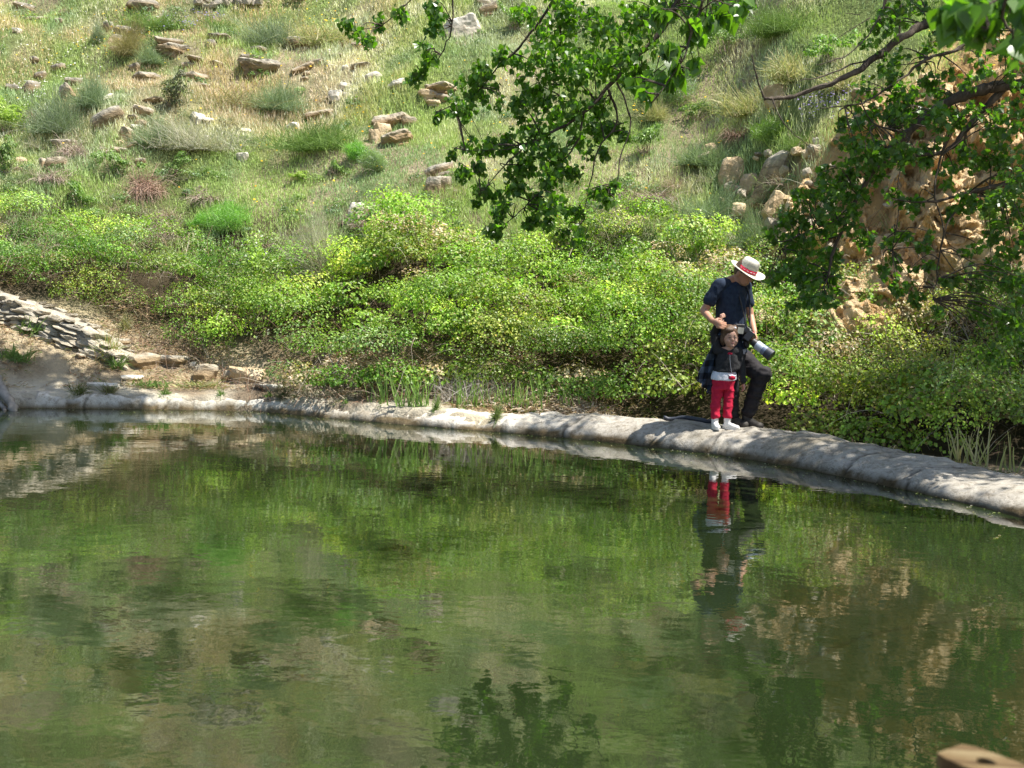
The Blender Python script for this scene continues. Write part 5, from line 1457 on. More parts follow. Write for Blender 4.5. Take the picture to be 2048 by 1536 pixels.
T2.limb(PX([(1798, -40), (1800, 20), (1797, 85)], 8.9, 8.9), .010, .008)
T2.limb(PX([(2000, 60), (1950, 75), (1900, 105), (1850, 120), (1810, 150), (1740, 200), (1700, 208), (1640, 215)], 9.2, 8.6), .018, .003)
T2.limb(PX([(1740, 35), (1700, 60), (1665, 82)], 8.7, 8.6), .004, .002); T2.limb(PX([(1720, 30), (1690, 26)], 8.7, 8.7), .003, .002)
T2.limb(PX([(1720, 200), (1745, 245), (1790, 262), (1815, 265)], 8.8, 9.0), .006, .003)
T2.limb(PX([(1880, 310), (1870, 380), (1885, 460), (1875, 540), (1865, 600)], 9.1, 8.9), .009, .003)
T2.limb(PX([(1820, 270), (1800, 340), (1795, 430), (1785, 500)], 9.1, 9.0), .008, .003)
T2.limb(PX([(1700, 430), (1650, 450), (1600, 470), (1560, 500)], 9.1, 9.0), .007, .002)
SYC = (.085, .165, .032)
blobs2 = [(1760, 50, 30, 30), (1775, 20, 26, 26), (1810, 40, 30, 26), (1750, 90, 26, 16), (1870, 55, 30, 24), (1860, 95, 28, 24), (1900, 70, 26, 20),
 (1760, 140, 30, 26), (1800, 135, 30, 26), (1745, 170, 26, 24), (1790, 180, 36, 46), (1840, 165, 30, 34), (1880, 175, 26, 24), (1920, 150, 26, 20), (1960, 130, 24, 16),
 (1820, 215, 36, 50), (1860, 240, 34, 46), (1780, 235, 36, 50), (1740, 225, 26, 26), (1900, 215, 28, 30), (1940, 230, 30, 34), (1980, 260, 36, 44), (2020, 230, 36, 40),
 (1720, 255, 32, 44), (1690, 245, 20, 18), (1760, 285, 40, 60), (1810, 290, 36, 50), (1700, 300, 36, 56), (1740, 330, 36, 56), (1860, 300, 30, 36), (1920, 310, 32, 40), (1970, 320, 36, 44), (2020, 310, 36, 44),
 (1680, 340, 34, 56), (1650, 355, 26, 36), (1700, 385, 36, 60), (1650, 400, 36, 60), (1610, 390, 24, 30), (1600, 430, 30, 46), (1640, 450, 36, 60), (1690, 440, 30, 36), (1560, 455, 26, 34),
 (1600, 480, 36, 60), (1650, 500, 36, 60), (1620, 540, 34, 56), (1660, 560, 26, 36), (1590, 530, 24, 30), (1630, 590, 28, 40), (1600, 610, 20, 20), (1655, 600, 20, 22),
 (1790, 400, 24, 24), (1830, 410, 22, 20), (1790, 470, 26, 30), (1780, 520, 22, 24), (1800, 560, 26, 30), (1850, 530, 20, 20), (1860, 480, 20, 20), (1830, 590, 22, 24),
 (1900, 420, 24, 24), (1950, 400, 30, 36), (2000, 390, 36, 50), (2040, 420, 36, 50), (1980, 460, 30, 36), (2030, 500, 34, 50), (1990, 540, 30, 40), (2040, 570, 34, 50), (1970, 610, 26, 30), (2020, 640, 34, 50), (2050, 690, 30, 40), (1940, 490, 20, 18), (1900, 350, 24, 24), (2040, 350, 36, 40), (1870, 620, 16, 14), (2040, 150, 30, 30), (2000, 110, 30, 20), (1960, 60, 40, 40), (2020, 60, 40, 50), (2045, 230, 40, 40), (1930, 20, 36, 34), (1840, 10, 34, 26), (1720, 480, 30, 26), (1560, 560, 30, 24), (1960, 560, 34, 40), (2000, 700, 34, 40), (2045, 620, 40, 50), (1900, 560, 20, 16)]
for (bx, by, br_, bn) in blobs2:
    yy = 9.1 + T2.r.normal(0, .28)
    T2.blob(P(bx, by, yy), br_ * yy / F_PX * np.array([1.3, 1.5, 1.25]), int(bn * 2.2), .052, SYC, 3, spread=.9, down=.7)
T2.limb([t4, (7.2, 10.6, 6.2), (7.4, 11.6, 6.6)], .05, .02); T2.limb([t4, (8.2, 9.0, 6.2)], .05, .02)
crown(T2, (7.3, 9.9, 6.0), (2.3, 2.1, 2.5), 76, 210, .095, SYC, 33)
T2.finish(M['tree_leaf'])

T3 = Tree('willow_tree', (-7.15, 14.3, .5), 'tree on the left bank whose grey root dips into the pond at the left edge', 'trees round the pond', POP_V, POP_F, M['bark_grey'], 23)
T3.trunk([(-7.15, 14.3, .1), (-7.1, 14.2, 2.0), (-6.8, 14.0, 4.5), (-6.5, 13.8, 7.0)], .2, .08)
rt = PX([(-120, 700), (-30, 735), (2, 778), (18, 800), (38, 822)], 13.75, 13.2)
rt[-1][2] = -.12
T3.limb(rt, .085, .04)
T3.limb(PX([(-90, 790), (-20, 798), (5, 812), (10, 822)], 13.6, 13.25), .05, .02)
T3.limb([(-6.8, 14.0, 4.9), (-5.6, 13.5, 6.3), (-4.0, 13.1, 6.7), (-2.4, 12.8, 6.5)], .07, .02)
crown(T3, (-3.0, 12.95, 6.4), (1.6, .85, .5), 40, 380, .08, POPC, 35, (.35, .55), .30)
crown(T3, (-6.6, 13.6, 7.2), (1.6, 1.6, 1.2), 14, 150, .09, POPC, 36, (.4, .7), .30)
T3.finish(M['tree_leaf'], 0)
# ================================================================= PEOPLE
def ellipsoid(c, rad, Rm=None, seg=20, rings=14):
    th = np.linspace(0, math.pi, rings + 1)[1:-1]; ph = np.arange(seg) * 2 * math.pi / seg
    V = np.stack([np.sin(th)[:, None] * np.cos(ph), np.sin(th)[:, None] * np.sin(ph), np.cos(th)[:, None] * np.ones(seg)], 2).reshape(-1, 3)
    V = np.vstack([V, [[0, 0, 1], [0, 0, -1]]]); m_ = rings - 1
    i = np.arange(m_ - 1)[:, None] * seg; j = np.arange(seg)[None]; j2 = (j + 1) % seg
    Q = np.stack([i + j, i + seg + j, i + seg + j2, i + j2], 2).reshape(-1, 4)
    jj = np.arange(seg); j3 = (jj + 1) % seg; b = m_ * seg
    T = np.concatenate([np.stack([np.full(seg, b), jj, j3], 1), np.stack([np.full(seg, b + 1), (m_ - 1) * seg + j3, (m_ - 1) * seg + jj], 1)])
    V = V * np.asarray(rad)
    if Rm is not None: V = V @ np.asarray(Rm).T
    return V + np.asarray(c), [Q, T]
def capsule(a, b, ra, rb, flat=None, seg=14):
    """tapered limb between a and b; flat=(axis vector, factor) squashes the section"""
    a = np.asarray(a, float); b = np.asarray(b, float); ax = b - a; L = np.linalg.norm(ax); ax = ax / L
    up = np.array([0, 0, 1.0]) if abs(ax[2]) < .9 else np.array([0, 1.0, 0])
    u = np.cross(ax, up); u /= np.linalg.norm(u); w = np.cross(ax, u)
    rows = []
    for t in np.linspace(-90, 0, 6)[1:]:
        rows.append((a + ax * ra * math.sin(R(t)), ra * math.cos(R(t))))
    for t in np.linspace(0, 90, 6)[:-1]:
        rows.append((b + ax * rb * math.sin(R(t)), rb * math.cos(R(t))))
    ang = np.arange(seg) * 2 * math.pi / seg
    V = np.concatenate([c + r_ * (np.cos(ang)[:, None] * u + np.sin(ang)[:, None] * w) for c, r_ in rows] + [[a - ax * ra], [b + ax * rb]])
    n = len(rows)
    i = np.arange(n - 1)[:, None] * seg; j = np.arange(seg)[None]; j2 = (j + 1) % seg
    Q = np.stack([i + j, i + j2, i + seg + j2, i + seg + j], 2).reshape(-1, 4)
    jj = np.arange(seg); j3 = (jj + 1) % seg; e = n * seg
    T = np.concatenate([np.stack([np.full(seg, e), j3, jj], 1), np.stack([np.full(seg, e + 1), (n - 1) * seg + jj, (n - 1) * seg + j3], 1)])
    if flat is not None:
        f = np.asarray(flat[0], float); f /= np.linalg.norm(f); m_ = (a + b) / 2
        dlt = (V - m_) @ f
        V = V - np.outer(dlt * (1 - flat[1]), f)
    return V, [Q, T]
def loft(secs, seg=24):
    """secs: list of (centre, side vector*rx, front vector*ry) rings, capped"""
    ang = np.arange(seg) * 2 * math.pi / seg
    V = np.concatenate([np.asarray(c) + np.cos(ang)[:, None] * np.asarray(sx) + np.sin(ang)[:, None] * np.asarray(fy) for c, sx, fy in secs])
    n = len(secs)
    V = np.vstack([V, [secs[0][0]], [secs[-1][0]]])
    i = np.arange(n - 1)[:, None] * seg; j = np.arange(seg)[None]; j2 = (j + 1) % seg
    Q = np.stack([i + j, i + j2, i + seg + j2, i + seg + j], 2).reshape(-1, 4)
    jj = np.arange(seg); j3 = (jj + 1) % seg; e = n * seg
    T = np.concatenate([np.stack([np.full(seg, e), j3, jj], 1), np.stack([np.full(seg, e + 1), (n - 1) * seg + jj, (n - 1) * seg + j3], 1)])
    return V, [Q, T]
def fused(name, pieces, voxel, smooth_it, mat, parent, origin, wrinkle=0.0, wscale=20, wdir=(1, 1, 1), ):
    """joins overlapping closed pieces into one continuous skin"""
    a = Acc()
    for V, Fs in pieces: a.add(V, Fs)
    me = a.mesh('tmp', None, origin)
    o = bpy.data.objects.new('tmp', me); SC.collection.objects.link(o)
    md = o.modifiers.new('r', 'REMESH'); md.mode = 'VOXEL'; md.voxel_size = voxel
    ms = o.modifiers.new('s', 'SMOOTH'); ms.iterations = smooth_it; ms.factor = .5
    dg = bpy.context.evaluated_depsgraph_get(); dg.update()
    ev = o.evaluated_get(dg)
    m2 = bpy.data.meshes.new_from_object(ev)
    bpy.data.objects.remove(o)
    n = len(m2.vertices); co = np.empty(n * 3, np.float32); m2.vertices.foreach_get('co', co); co = co.reshape(-1, 3)
    if wrinkle:
        nr = np.empty(n * 3, np.float32); m2.vertices.foreach_get('normal', nr); nr = nr.reshape(-1, 3)
        w_ = np.asarray(wdir) * wscale
        f = fbm(co[:, 0] * w_[0], co[:, 1] * w_[1], co[:, 2] * w_[2], oct=3, seed=7)
        f = 1 - np.abs(f) * 2.5
        co = co + nr * (f * wrinkle)[:, None]
        m2.vertices.foreach_set('co', co.ravel())
    m2.name = name; m2.materials.clear(); m2.materials.append(mat)
    m2.polygons.foreach_set('use_smooth', np.ones(len(m2.polygons), bool)); m2.update()
    return obj(name, m2, parent)
def flatmat(name, col, rough=.8, spec=.2, sss=0.0, nscale=None, nstops=None, bump=0.0, bscale=300):
    m, nt = new_mat(name); p = N(nt, 'ShaderNodeBsdfPrincipled'); p.inputs['Roughness'].default_value = rough; p.inputs['Specular IOR Level'].default_value = spec
    p.inputs['Base Color'].default_value = (*col, 1)
    if sss: p.inputs['Subsurface Weight'].default_value = sss; p.inputs['Subsurface Radius'].default_value = (.012, .004, .002); p.inputs['Subsurface Scale'].default_value = 1.0
    tc = N(nt, 'ShaderNodeTexCoord')
    if nscale:
        n1 = noise_node(nt, nscale, 4, .6, tc.outputs['Object']); lk(nt, ramp(nt, n1.outputs[0], nstops).outputs[0], p.inputs['Base Color'])
    if bump:
        n2 = noise_node(nt, bscale, 3, .6, tc.outputs['Object']); b = N(nt, 'ShaderNodeBump'); b.inputs['Strength'].default_value = bump; b.inputs['Distance'].default_value = .004
        lk(nt, n2.outputs[0], b.inputs['Height']); lk(nt, b.outputs[0], p.inputs['Normal'])
    o = N(nt, 'ShaderNodeOutputMaterial'); lk(nt, p.outputs[0], o.inputs[0]); return m
M['skin'] = flatmat('skin', (.50, .27, .18), .5, .35, .12)
M['skin_child'] = flatmat('skin_child', (.60, .36, .27), .5, .35, .12)
M['navy'] = flatmat('navy_cotton', (.022, .034, .062), .85, .2, nscale=30, nstops=[(.3, (.016, .025, .048)), (.7, (.030, .045, .078))], bump=.3)
M['trouser'] = flatmat('dark_trousers', (.022, .020, .022), .8, .25, nscale=20, nstops=[(.3, (.016, .014, .016)), (.7, (.034, .030, .032))], bump=.3)
M['boot'] = flatmat('boot', (.05, .045, .04), .7, .3, nscale=30, nstops=[(.3, (.03, .026, .022)), (.7, (.09, .08, .07))])
M['sole'] = flatmat('sole', (.09, .08, .07), .9)
M['black'] = flatmat('black_plastic', (.018, .018, .02), .45, .5)
M['lens_grey'] = flatmat('lens_grey', (.42, .47, .56), .35, .5)
M['lens_blue'] = flatmat('lens_blue', (.16, .20, .30), .4, .5)
M['hood'] = flatmat('lens_hood', (.035, .04, .055), .5, .4)
M['red'] = flatmat('red_plastic', (.6, .03, .06), .5, .4)
M['greytag'] = flatmat('pale_tag', (.55, .53, .45), .6, .3)
M['grey_card'] = flatmat('grey_tab', (.30, .30, .33), .4, .4)
M['jacket'] = flatmat('charcoal_fleece', (.035, .035, .037), .95, .1, nscale=40, nstops=[(.3, (.026, .026, .028)), (.7, (.048, .048, .050))], bump=.4)
M['white_cloth'] = flatmat('white_cotton', (.74, .74, .80), .85, .2, bump=.2, bscale=120)
M['crimson'] = flatmat('crimson_cotton', (.52, .018, .055), .85, .2, nscale=25, nstops=[(.3, (.44, .014, .045)), (.7, (.58, .025, .065))], bump=.3)
M['hair'] = flatmat('brown_hair', (.08, .045, .025), .5, .4, nscale=60, nstops=[(.3, (.05, .026, .014)), (.7, (.14, .08, .045))], bump=.5, bscale=250)
M['shoe_white'] = flatmat('white_shoe', (.74, .73, .70), .6, .3, bump=.2, bscale=100)
M['stripe'] = flatmat('grey_stripe', (.4, .4, .4), .7)
M['dark_eye'] = flatmat('dark_eye', (.03, .02, .015), .3, .5)
M['lip'] = flatmat('lips', (.5, .20, .17), .5)
# woven straw of the hat
m, nt_ = new_mat('straw_weave'); tc = N(nt_, 'ShaderNodeTexCoord')
wv = N(nt_, 'ShaderNodeTexWave'); wv.inputs['Scale'].default_value = 60; wv.bands_direction = 'Z'; wv.inputs['Distortion'].default_value = 2; lk(nt_, tc.outputs['Object'], wv.inputs[0])
cr = ramp(nt_, wv.outputs[0], [(0.1, (.62, .58, .44)), (0.6, (.86, .84, .74))])
p = N(nt_, 'ShaderNodeBsdfPrincipled'); p.inputs['Roughness'].default_value = .75; lk(nt_, cr.outputs[0], p.inputs['Base Color'])
b_ = N(nt_, 'ShaderNodeBump'); b_.inputs['Distance'].default_value = .004; lk(nt_, wv.outputs[0], b_.inputs['Height']); lk(nt_, b_.outputs[0], p.inputs['Normal'])
o_ = N(nt_, 'ShaderNodeOutputMaterial'); lk(nt_, p.outputs[0], o_.inputs[0]); M['straw'] = m
# plaid flannel
m, nt_ = new_mat('plaid_flannel'); tc = N(nt_, 'ShaderNodeTexCoord'); sx = N(nt_, 'ShaderNodeSeparateXYZ'); lk(nt_, tc.outputs['Object'], sx.inputs[0])
def band(axis, freq, off):
    m1 = N(nt_, 'ShaderNodeMath', operation='MULTIPLY_ADD'); lk(nt_, sx.outputs[axis], m1.inputs[0]); m1.inputs[1].default_value = freq; m1.inputs[2].default_value = off
    fr_ = N(nt_, 'ShaderNodeMath', operation='FRACT'); lk(nt_, m1.outputs[0], fr_.inputs[0])
    g_ = N(nt_, 'ShaderNodeMath', operation='GREATER_THAN'); lk(nt_, fr_.outputs[0], g_.inputs[0]); g_.inputs[1].default_value = .5; return g_
ba, bb_ = band(2, 8.0, .2), band(0, 10.0, .1)
s_ = N(nt_, 'ShaderNodeMath', operation='ADD'); lk(nt_, ba.outputs[0], s_.inputs[0]); lk(nt_, bb_.outputs[0], s_.inputs[1])
h_ = N(nt_, 'ShaderNodeMath', operation='MULTIPLY'); lk(nt_, s_.outputs[0], h_.inputs[0]); h_.inputs[1].default_value = .5
cr = ramp(nt_, h_.outputs[0], [(0.0, (.010, .014, .022)), (0.5, (.045, .070, .115)), (1.0, (.13, .18, .27))]); cr.color_ramp.interpolation = 'CONSTANT'
p = N(nt_, 'ShaderNodeBsdfPrincipled'); p.inputs['Roughness'].default_value = .9; lk(nt_, cr.outputs[0], p.inputs['Base Color'])
o_ = N(nt_, 'ShaderNodeOutputMaterial'); lk(nt_, p.outputs[0], o_.inputs[0]); M['plaid'] = m

YM = 11.62
def J(px, py, dy=0.0): return P(px, py, YM + dy)
def unit(v): v = np.asarray(v, float); return v / np.linalg.norm(v)
# ---------------------------------------------------------------- the man
foot_l = J(1500, 853, -.03); foot_r = J(1466, 848, .03)
mb = np.array([float((foot_l[0] + foot_r[0]) / 2), YM, kerb_top((foot_l[0] + foot_r[0]) / 2, YM)])
#print('man base', mb, 'foot z', foot_l[2], foot_r[2], 'kerb', kerb_top(foot_l[0], foot_l[1]), kerb_top(foot_r[0], foot_r[1]), 'ground', gz(*foot_l[:2]))
man = empty('person', mb)
tag(man, 'man in a navy t-shirt and dark trousers stepping along the pond wall, with a girl', 'person')
pelvis = J(1463, 693); chest = J(1463, 604); neckb = J(1467, 562, 0); head = J(1487, 546, -.06)
Fd = unit([.72, -.69, 0]); Rd = unit([-.69, -.72, 0])           # facing, and his right-hand side
shR = J(1439, 569, -.13); shL = J(1490, 573, .12)
elR = J(1408, 622, -.10); wrR = J(1424, 641, -.27); haR = J(1437, 648, -.29)
elL = J(1501, 632, .12); wrL = J(1509, 664, -.06); haL = J(1509, 676, -.10)
hipR = J(1454, 704, -.08); hipL = J(1474, 704, .08)
knL = J(1522, 751, -.08); anL = J(1494, 833, .0); toL = J(1511, 852, -.07)
knR = J(1463, 770, -.04); anR = J(1464, 834, .03); toR = J(1476, 848, -.05)
toL[2] = kerb_top(toL[0], toL[1]) + .035; toR[2] = kerb_top(toR[0], toR[1]) + .035; toL[:2] = anL[:2] + [.06, -.06]; toR[:2] = anR[:2] + [.05, -.05]
hu = unit(head - neckb)
hd = unit([.62, -.62, -.48])                                      # where the face looks: down to his left
hs = unit(np.cross(hd, [0, 0, 1])); hup = unit(np.cross(hs, hd))
HM = np.stack([hs, hd, hup], 1)
body = [ellipsoid(head, (.076, .098, .118), HM), ellipsoid(head + hd * .035 - hup * .055, (.058, .066, .062), HM),
        capsule(neckb - [0, 0, .05], head - hup * .04, .062, .058),
        ellipsoid(head + hd * .105 - hup * .02, (.014, .022, .024), HM), ellipsoid(head + hs * .078 - hup * .01, (.012, .022, .032), HM), ellipsoid(head - hs * .078 - hup * .01, (.012, .022, .032), HM),
        ellipsoid(head + hd * .092 - hup * .062, (.026, .012, .008), HM),
        loft([(neckb - [0, 0, .05], Rd * .08, Fd * .06), (chest + [0, 0, .1], Rd * .16, Fd * .10), (chest - [0, 0, .1], Rd * .13, Fd * .10), (pelvis, Rd * .15, Fd * .11), (pelvis - [0, 0, .1], Rd * .13, Fd * .10)]),
        capsule(shR, elR, .048, .040), capsule(elR, wrR, .041, .028), capsule(shL, elL, .046, .038), capsule(elL, wrL, .038, .027),
        capsule(hipR, knR, .075, .055), capsule(knR, anR, .052, .038), capsule(hipL, knL, .075, .055), capsule(knL, anL, .052, .038),
        capsule(anR, toR, .036, .025), capsule(anL, toL, .036, .025), capsule(neckb, shR, .06, .05), capsule(neckb, shL, .06, .05)]
def hand(wr, ha, dirs, side, nrm, s=1.0, curl=.6):
    """palm from wrist wr to ha, fingers in direction dirs spread along side, curling towards nrm"""
    dirs, side, nrm = unit(dirs), unit(side), unit(nrm)
    out = [capsule(wr, ha, .026 * s, .030 * s, (nrm, .62)), capsule(ha - side * .02 * s, ha + side * .022 * s, .022 * s, .021 * s, (nrm, .7))]
    for k, (o_, ln) in enumerate([(-.031, .82), (-.011, 1.0), (.010, .94), (.030, .74)]):
        a0 = ha + side * o_ * s + dirs * .012 * s
        d1 = unit(dirs + nrm * curl * .5); d2 = unit(dirs + nrm * curl * 1.3); d3 = unit(dirs * .5 + nrm * curl * 1.6)
        b0 = a0 + d1 * .036 * ln * s; c0 = b0 + d2 * .026 * ln * s; e0 = c0 + d3 * .018 * ln * s
        out += [capsule(a0, b0, .0095 * s, .009 * s), capsule(b0, c0, .009 * s, .0082 * s), capsule(c0, e0, .0082 * s, .007 * s)]
    th = wr + (ha - wr) * .45 - side * .020 * s
    t1_ = th + unit(dirs * .7 - side * .8 + nrm * .5) * .034 * s; t2_ = t1_ + unit(dirs + nrm * .7) * .028 * s
    out += [capsule(th, t1_, .012 * s, .0105 * s), capsule(t1_, t2_, .0105 * s, .008 * s)]
    return out
body += hand(wrR, haR, [.9, -.15, -.35], [-.25, -.3, -.9], [.35, .9, .1], 1.05, .7)
body += hand(wrL, haL, [-.25, -.5, -.8], [.5, -.6, .2], [-.9, -.2, .1], 1.0, .8)
fused('body', body, .0065, 3, M['skin'], man, mb)
# hair at the back of the head
fused('hair', [ellipsoid(head - hd * .014 + hup * .022, (.081, .100, .112), HM)], .008, 2, M['hair'], man, mb)
# t-shirt
belly = J(1461, 655)
shirt = [loft([(neckb + [0, 0, .0], Rd * .075, Fd * .062), (neckb - [0, 0, .035], Rd * .13, Fd * .085), (chest + [0, 0, .10], Rd * .185, Fd * .115), (chest - [0, 0, .02], Rd * .180, Fd * .128), (belly, Rd * .168, Fd * .130), (pelvis + [0, 0, .04], Rd * .175, Fd * .135), (pelvis - [0, 0, .06], Rd * .178, Fd * .138)]),
         capsule(neckb - [0, 0, .02], shR, .052, .058), capsule(neckb - [0, 0, .02], shL, .055, .062),
         capsule(shR, shR + (elR - shR) * .58, .058, .066), capsule(shL, shL + (elL - shL) * .55, .056, .060)]
fused('t_shirt', shirt, .008, 4, M['navy'], man, mb, .009, 10, (1, 1, .5))
# trousers
ank = lambda a_, k_: a_ + (k_ - a_) * .12
tr = [loft([(pelvis + [0, 0, .02], Rd * .160, Fd * .120), (pelvis - [0, 0, .08], Rd * .175, Fd * .130), (pelvis - [0, 0, .17], Rd * .15, Fd * .12)]),
      capsule(hipL + [0, 0, -.02], knL, .108, .078), capsule(knL, ank(anL, knL), .080, .066), capsule(hipR + [0, 0, -.02], knR, .105, .074), capsule(knR, ank(anR, knR), .074, .064),
      ellipsoid(anL + (knL - anL) * .10, (.072, .075, .045)), ellipsoid(anR + (knR - anR) * .08, (.070, .072, .045)), ellipsoid(knL + [.02, -.02, .01], (.078, .078, .082)), ellipsoid((hipL + knL) / 2 - [0, 0, .03], (.10, .10, .09))]
fused('trousers', tr, .009, 4, M['trouser'], man, mb, .011, 12, (.5, .5, 1.2))
def boot(name, an, to, mat, s, parent, origin, lacecol=None, sole=M['sole'], zfoot=None):
    fd = unit((to - an) * [1, 1, 0]); sd = np.array([-fd[1], fd[0], 0]); z0 = zfoot
    heel = np.array([an[0], an[1], z0 + .04 * s]) - fd * .035 * s; toe = np.array([an[0], an[1], z0 + .035 * s]) + fd * .15 * s
    b = obj_ = fused(name, [capsule(heel, toe, .042 * s, .038 * s), capsule(np.array([an[0], an[1], z0 + .05 * s]), np.array([an[0], an[1], z0 + .15 * s]), .05 * s, .055 * s), capsule(np.array([an[0], an[1], z0 + .07 * s]) + fd * .02 * s, toe - fd * .03 * s, .048 * s, .040 * s),
                            ellipsoid(toe, (.045 * s, .045 * s, .036 * s))], .006 * s + .001, 3, mat, parent, origin)
    V, Fs = loft([((heel + toe) / 2 - [0, 0, .040 * s], fd * .142 * s, sd * .046 * s), ((heel + toe) / 2 - [0, 0, .020 * s], fd * .146 * s, sd * .049 * s)], 24)
    a = Acc(); a.add(rel(V, origin), Fs); obj('sole', a.mesh('sole', sole), b)
    for k in range(4):
        c = np.array([an[0], an[1], z0 + (.105 - .012 * k) * s]) + fd * (.045 + .026 * k) * s - [0, 0, .004 * k]
        V, Fs = capsule(c - sd * .022 * s, c + sd * .022 * s, .0035 * s, .0035 * s, seg=6)
        if k == 0: la = Acc()
        la.add(rel(V, origin), Fs)
    obj('laces', la.mesh('laces', lacecol or M['sole']), b)
    return b
zL = kerb_top(anL[0], anL[1]); zR = kerb_top(anR[0], anR[1])
boot('boot', anL, anL + np.array([.16, -.17, 0]), M['boot'], 1.0, man, mb, zfoot=min(zL, anL[2] - .07))
boot('boot', anR, anR + np.array([.13, -.14, 0]), M['boot'], 1.0, man, mb, zfoot=min(zR, anR[2] - .05))
# plaid shirt tied round the waist, hanging behind him
cl_pts = [((1434, 668, -.16), (1455, 664, .10)), ((1420, 700, -.17), (1452, 706, .12)), ((1408, 725, -.16), (1446, 740, .10)), ((1398, 748, -.14), (1436, 766, .08)), ((1396, 762, -.12), (1420, 790, .04))]
a = Acc(); rows_ = []
for k, (l_, r_) in enumerate(cl_pts):
    ca_, cb_ = J(*l_), J(*r_)
    t_ = np.linspace(0, 1, 22)[:, None]; row = ca_ + (cb_ - ca_) * t_
    fold = np.sin(t_[:, 0] * 15 + k * .5) * (.012 + .008 * k)
    row = row + np.outer(fold, [-.4, -.9, 0]); rows_.append(row)
rows_ = np.array(rows_); rows_ = np.array([smooth_path(rows_[:, k], 20) for k in range(22)]).transpose(1, 0, 2)
V1 = rows_.reshape(-1, 3); V2 = V1 + [.012, .012, 0]
nr_, nc_ = 20, 22; i = np.arange(nr_ - 1)[:, None] * nc_; j = np.arange(nc_ - 1)[None]
Q1 = np.stack([i + j, i + j + 1, i + nc_ + j + 1, i + nc_ + j], 2).reshape(-1, 4)
off = len(V1)
rim_ = [k for k in range(nc_)] + [r__ * nc_ + nc_ - 1 for r__ in range(1, nr_)] + [(nr_ - 1) * nc_ + k for k in range(nc_ - 2, -1, -1)] + [r__ * nc_ for r__ in range(nr_ - 2, 0, -1)]
rim_ = np.array(rim_); rn = np.roll(rim_, -1)
Q2 = Q1[:, ::-1] + off; Q3 = np.stack([rim_, rn, rn + off, rim_ + off], 1)
a.add(rel(np.vstack([V1, V2]), mb), [np.concatenate([Q1, Q2, Q3])])
fl_ = obj('plaid_shirt', a.mesh('plaid_shirt', M['plaid'], smooth=True), man)
fused('knotted_sleeve', [capsule(J(1440, 672, -.14), J(1468, 680, -.15), .032, .03), capsule(J(1468, 680, -.15), J(1488, 676, -.05), .03, .026)], .008, 3, M['plaid'], man, mb, .004, 20)
# hat
hax = unit(np.array([.26, -.22, 1.0])); hc = J(1494, 541, -.07)
hx = unit(np.cross([0, 1, 0], hax)); hy = np.cross(hax, hx)
hat = empty('straw_hat', hc); tag(hat, 'wide brimmed straw hat with a red band on the man\'s head', 'hat', 'worn and carried by the man')
tilt_x = unit(J(1529, 560, -.12) - J(1461, 521, -.02)); hx = tilt_x; hy = unit(np.cross(np.cross(tilt_x, [0, 1, .35]), tilt_x)); hax = unit(np.cross(hx, hy))
if hax[2] < 0: hax = -hax; hy = -hy
def hat_pt(a_, rr, h): return hx * math.cos(a_) * rr + hy * math.sin(a_) * rr + hax * h
seg = 48; prof = []
for rr, h in [(.090, .0), (.110, -.004), (.135, -.004), (.160, .0), (.182, .008), (.184, .004), (.160, -.005), (.135, -.009), (.110, -.009), (.088, -.006)]: prof.append((rr, h))
def ring(rr, h, wav=0.0, sq=1.0):
    return np.array([hat_pt(k * 2 * math.pi / seg, rr * (1 + .02 * math.sin(3 * k * 2 * math.pi / seg + 1)), h + wav * math.sin(2 * k * 2 * math.pi / seg + .6) + wav * .5 * math.sin(3 * k * 2 * math.pi / seg)) for k in range(seg)])
def rings_mesh(rings, closed_top=None, loop=False):
    V = np.concatenate(rings); n = len(rings); Q = []
    for k in range(n if loop else n - 1):
        k2 = (k + 1) % n
        for q in range(seg): q2 = (q + 1) % seg; Q.append((k * seg + q, k * seg + q2, k2 * seg + q2, k2 * seg + q))
    Fs = [np.array(Q)]
    if closed_top is not None:
        V = np.vstack([V, [closed_top]]); e = len(V) - 1; Fs.append(np.array([[(n - 1) * seg + q, (n - 1) * seg + (q + 1) % seg, e] for q in range(seg)]))
    return V, Fs
V, Fs = rings_mesh([ring(rr, h, max(0, rr - .1) * .16) for rr, h in prof], loop=True)
a = Acc(); a.add(V, Fs); obj('brim', a.mesh('brim', M['straw'], smooth=True), hat)
V, Fs = rings_mesh([ring(rr, h) for rr, h in [(.094, -.004), (.093, .03), (.090, .065), (.085, .095), (.078, .112), (.066, .120), (.045, .115), (.02, .104)]], hat_pt(0, 0, .102))
a = Acc(); a.add(V, Fs); obj('crown', a.mesh('crown', M['straw'], smooth=True), hat)
V, Fs = rings_mesh([ring(rr, h) for rr, h in [(.0975, .002), (.0965, .034), (.0935, .034), (.0945, .002)]], loop=True)
a = Acc(); a.add(V, Fs); hb_ = obj('hat_band', a.mesh('hat_band', M['crimson'], smooth=True), hat)
a = Acc()
for k in range(16):
    c = hat_pt(k * 2 * math.pi / 16 + .1, .0972, .018); d = hat_pt(k * 2 * math.pi / 16 + .30, .0972, .018)
    V, Fs = capsule(c, d, .0026, .0026, seg=6); a.add(V, Fs)
obj('band_pattern', a.mesh('band_pattern', M['white_cloth']), hb_)
def JC(px, py, dy=0.0): return P(px, py, YM + dy + .06)
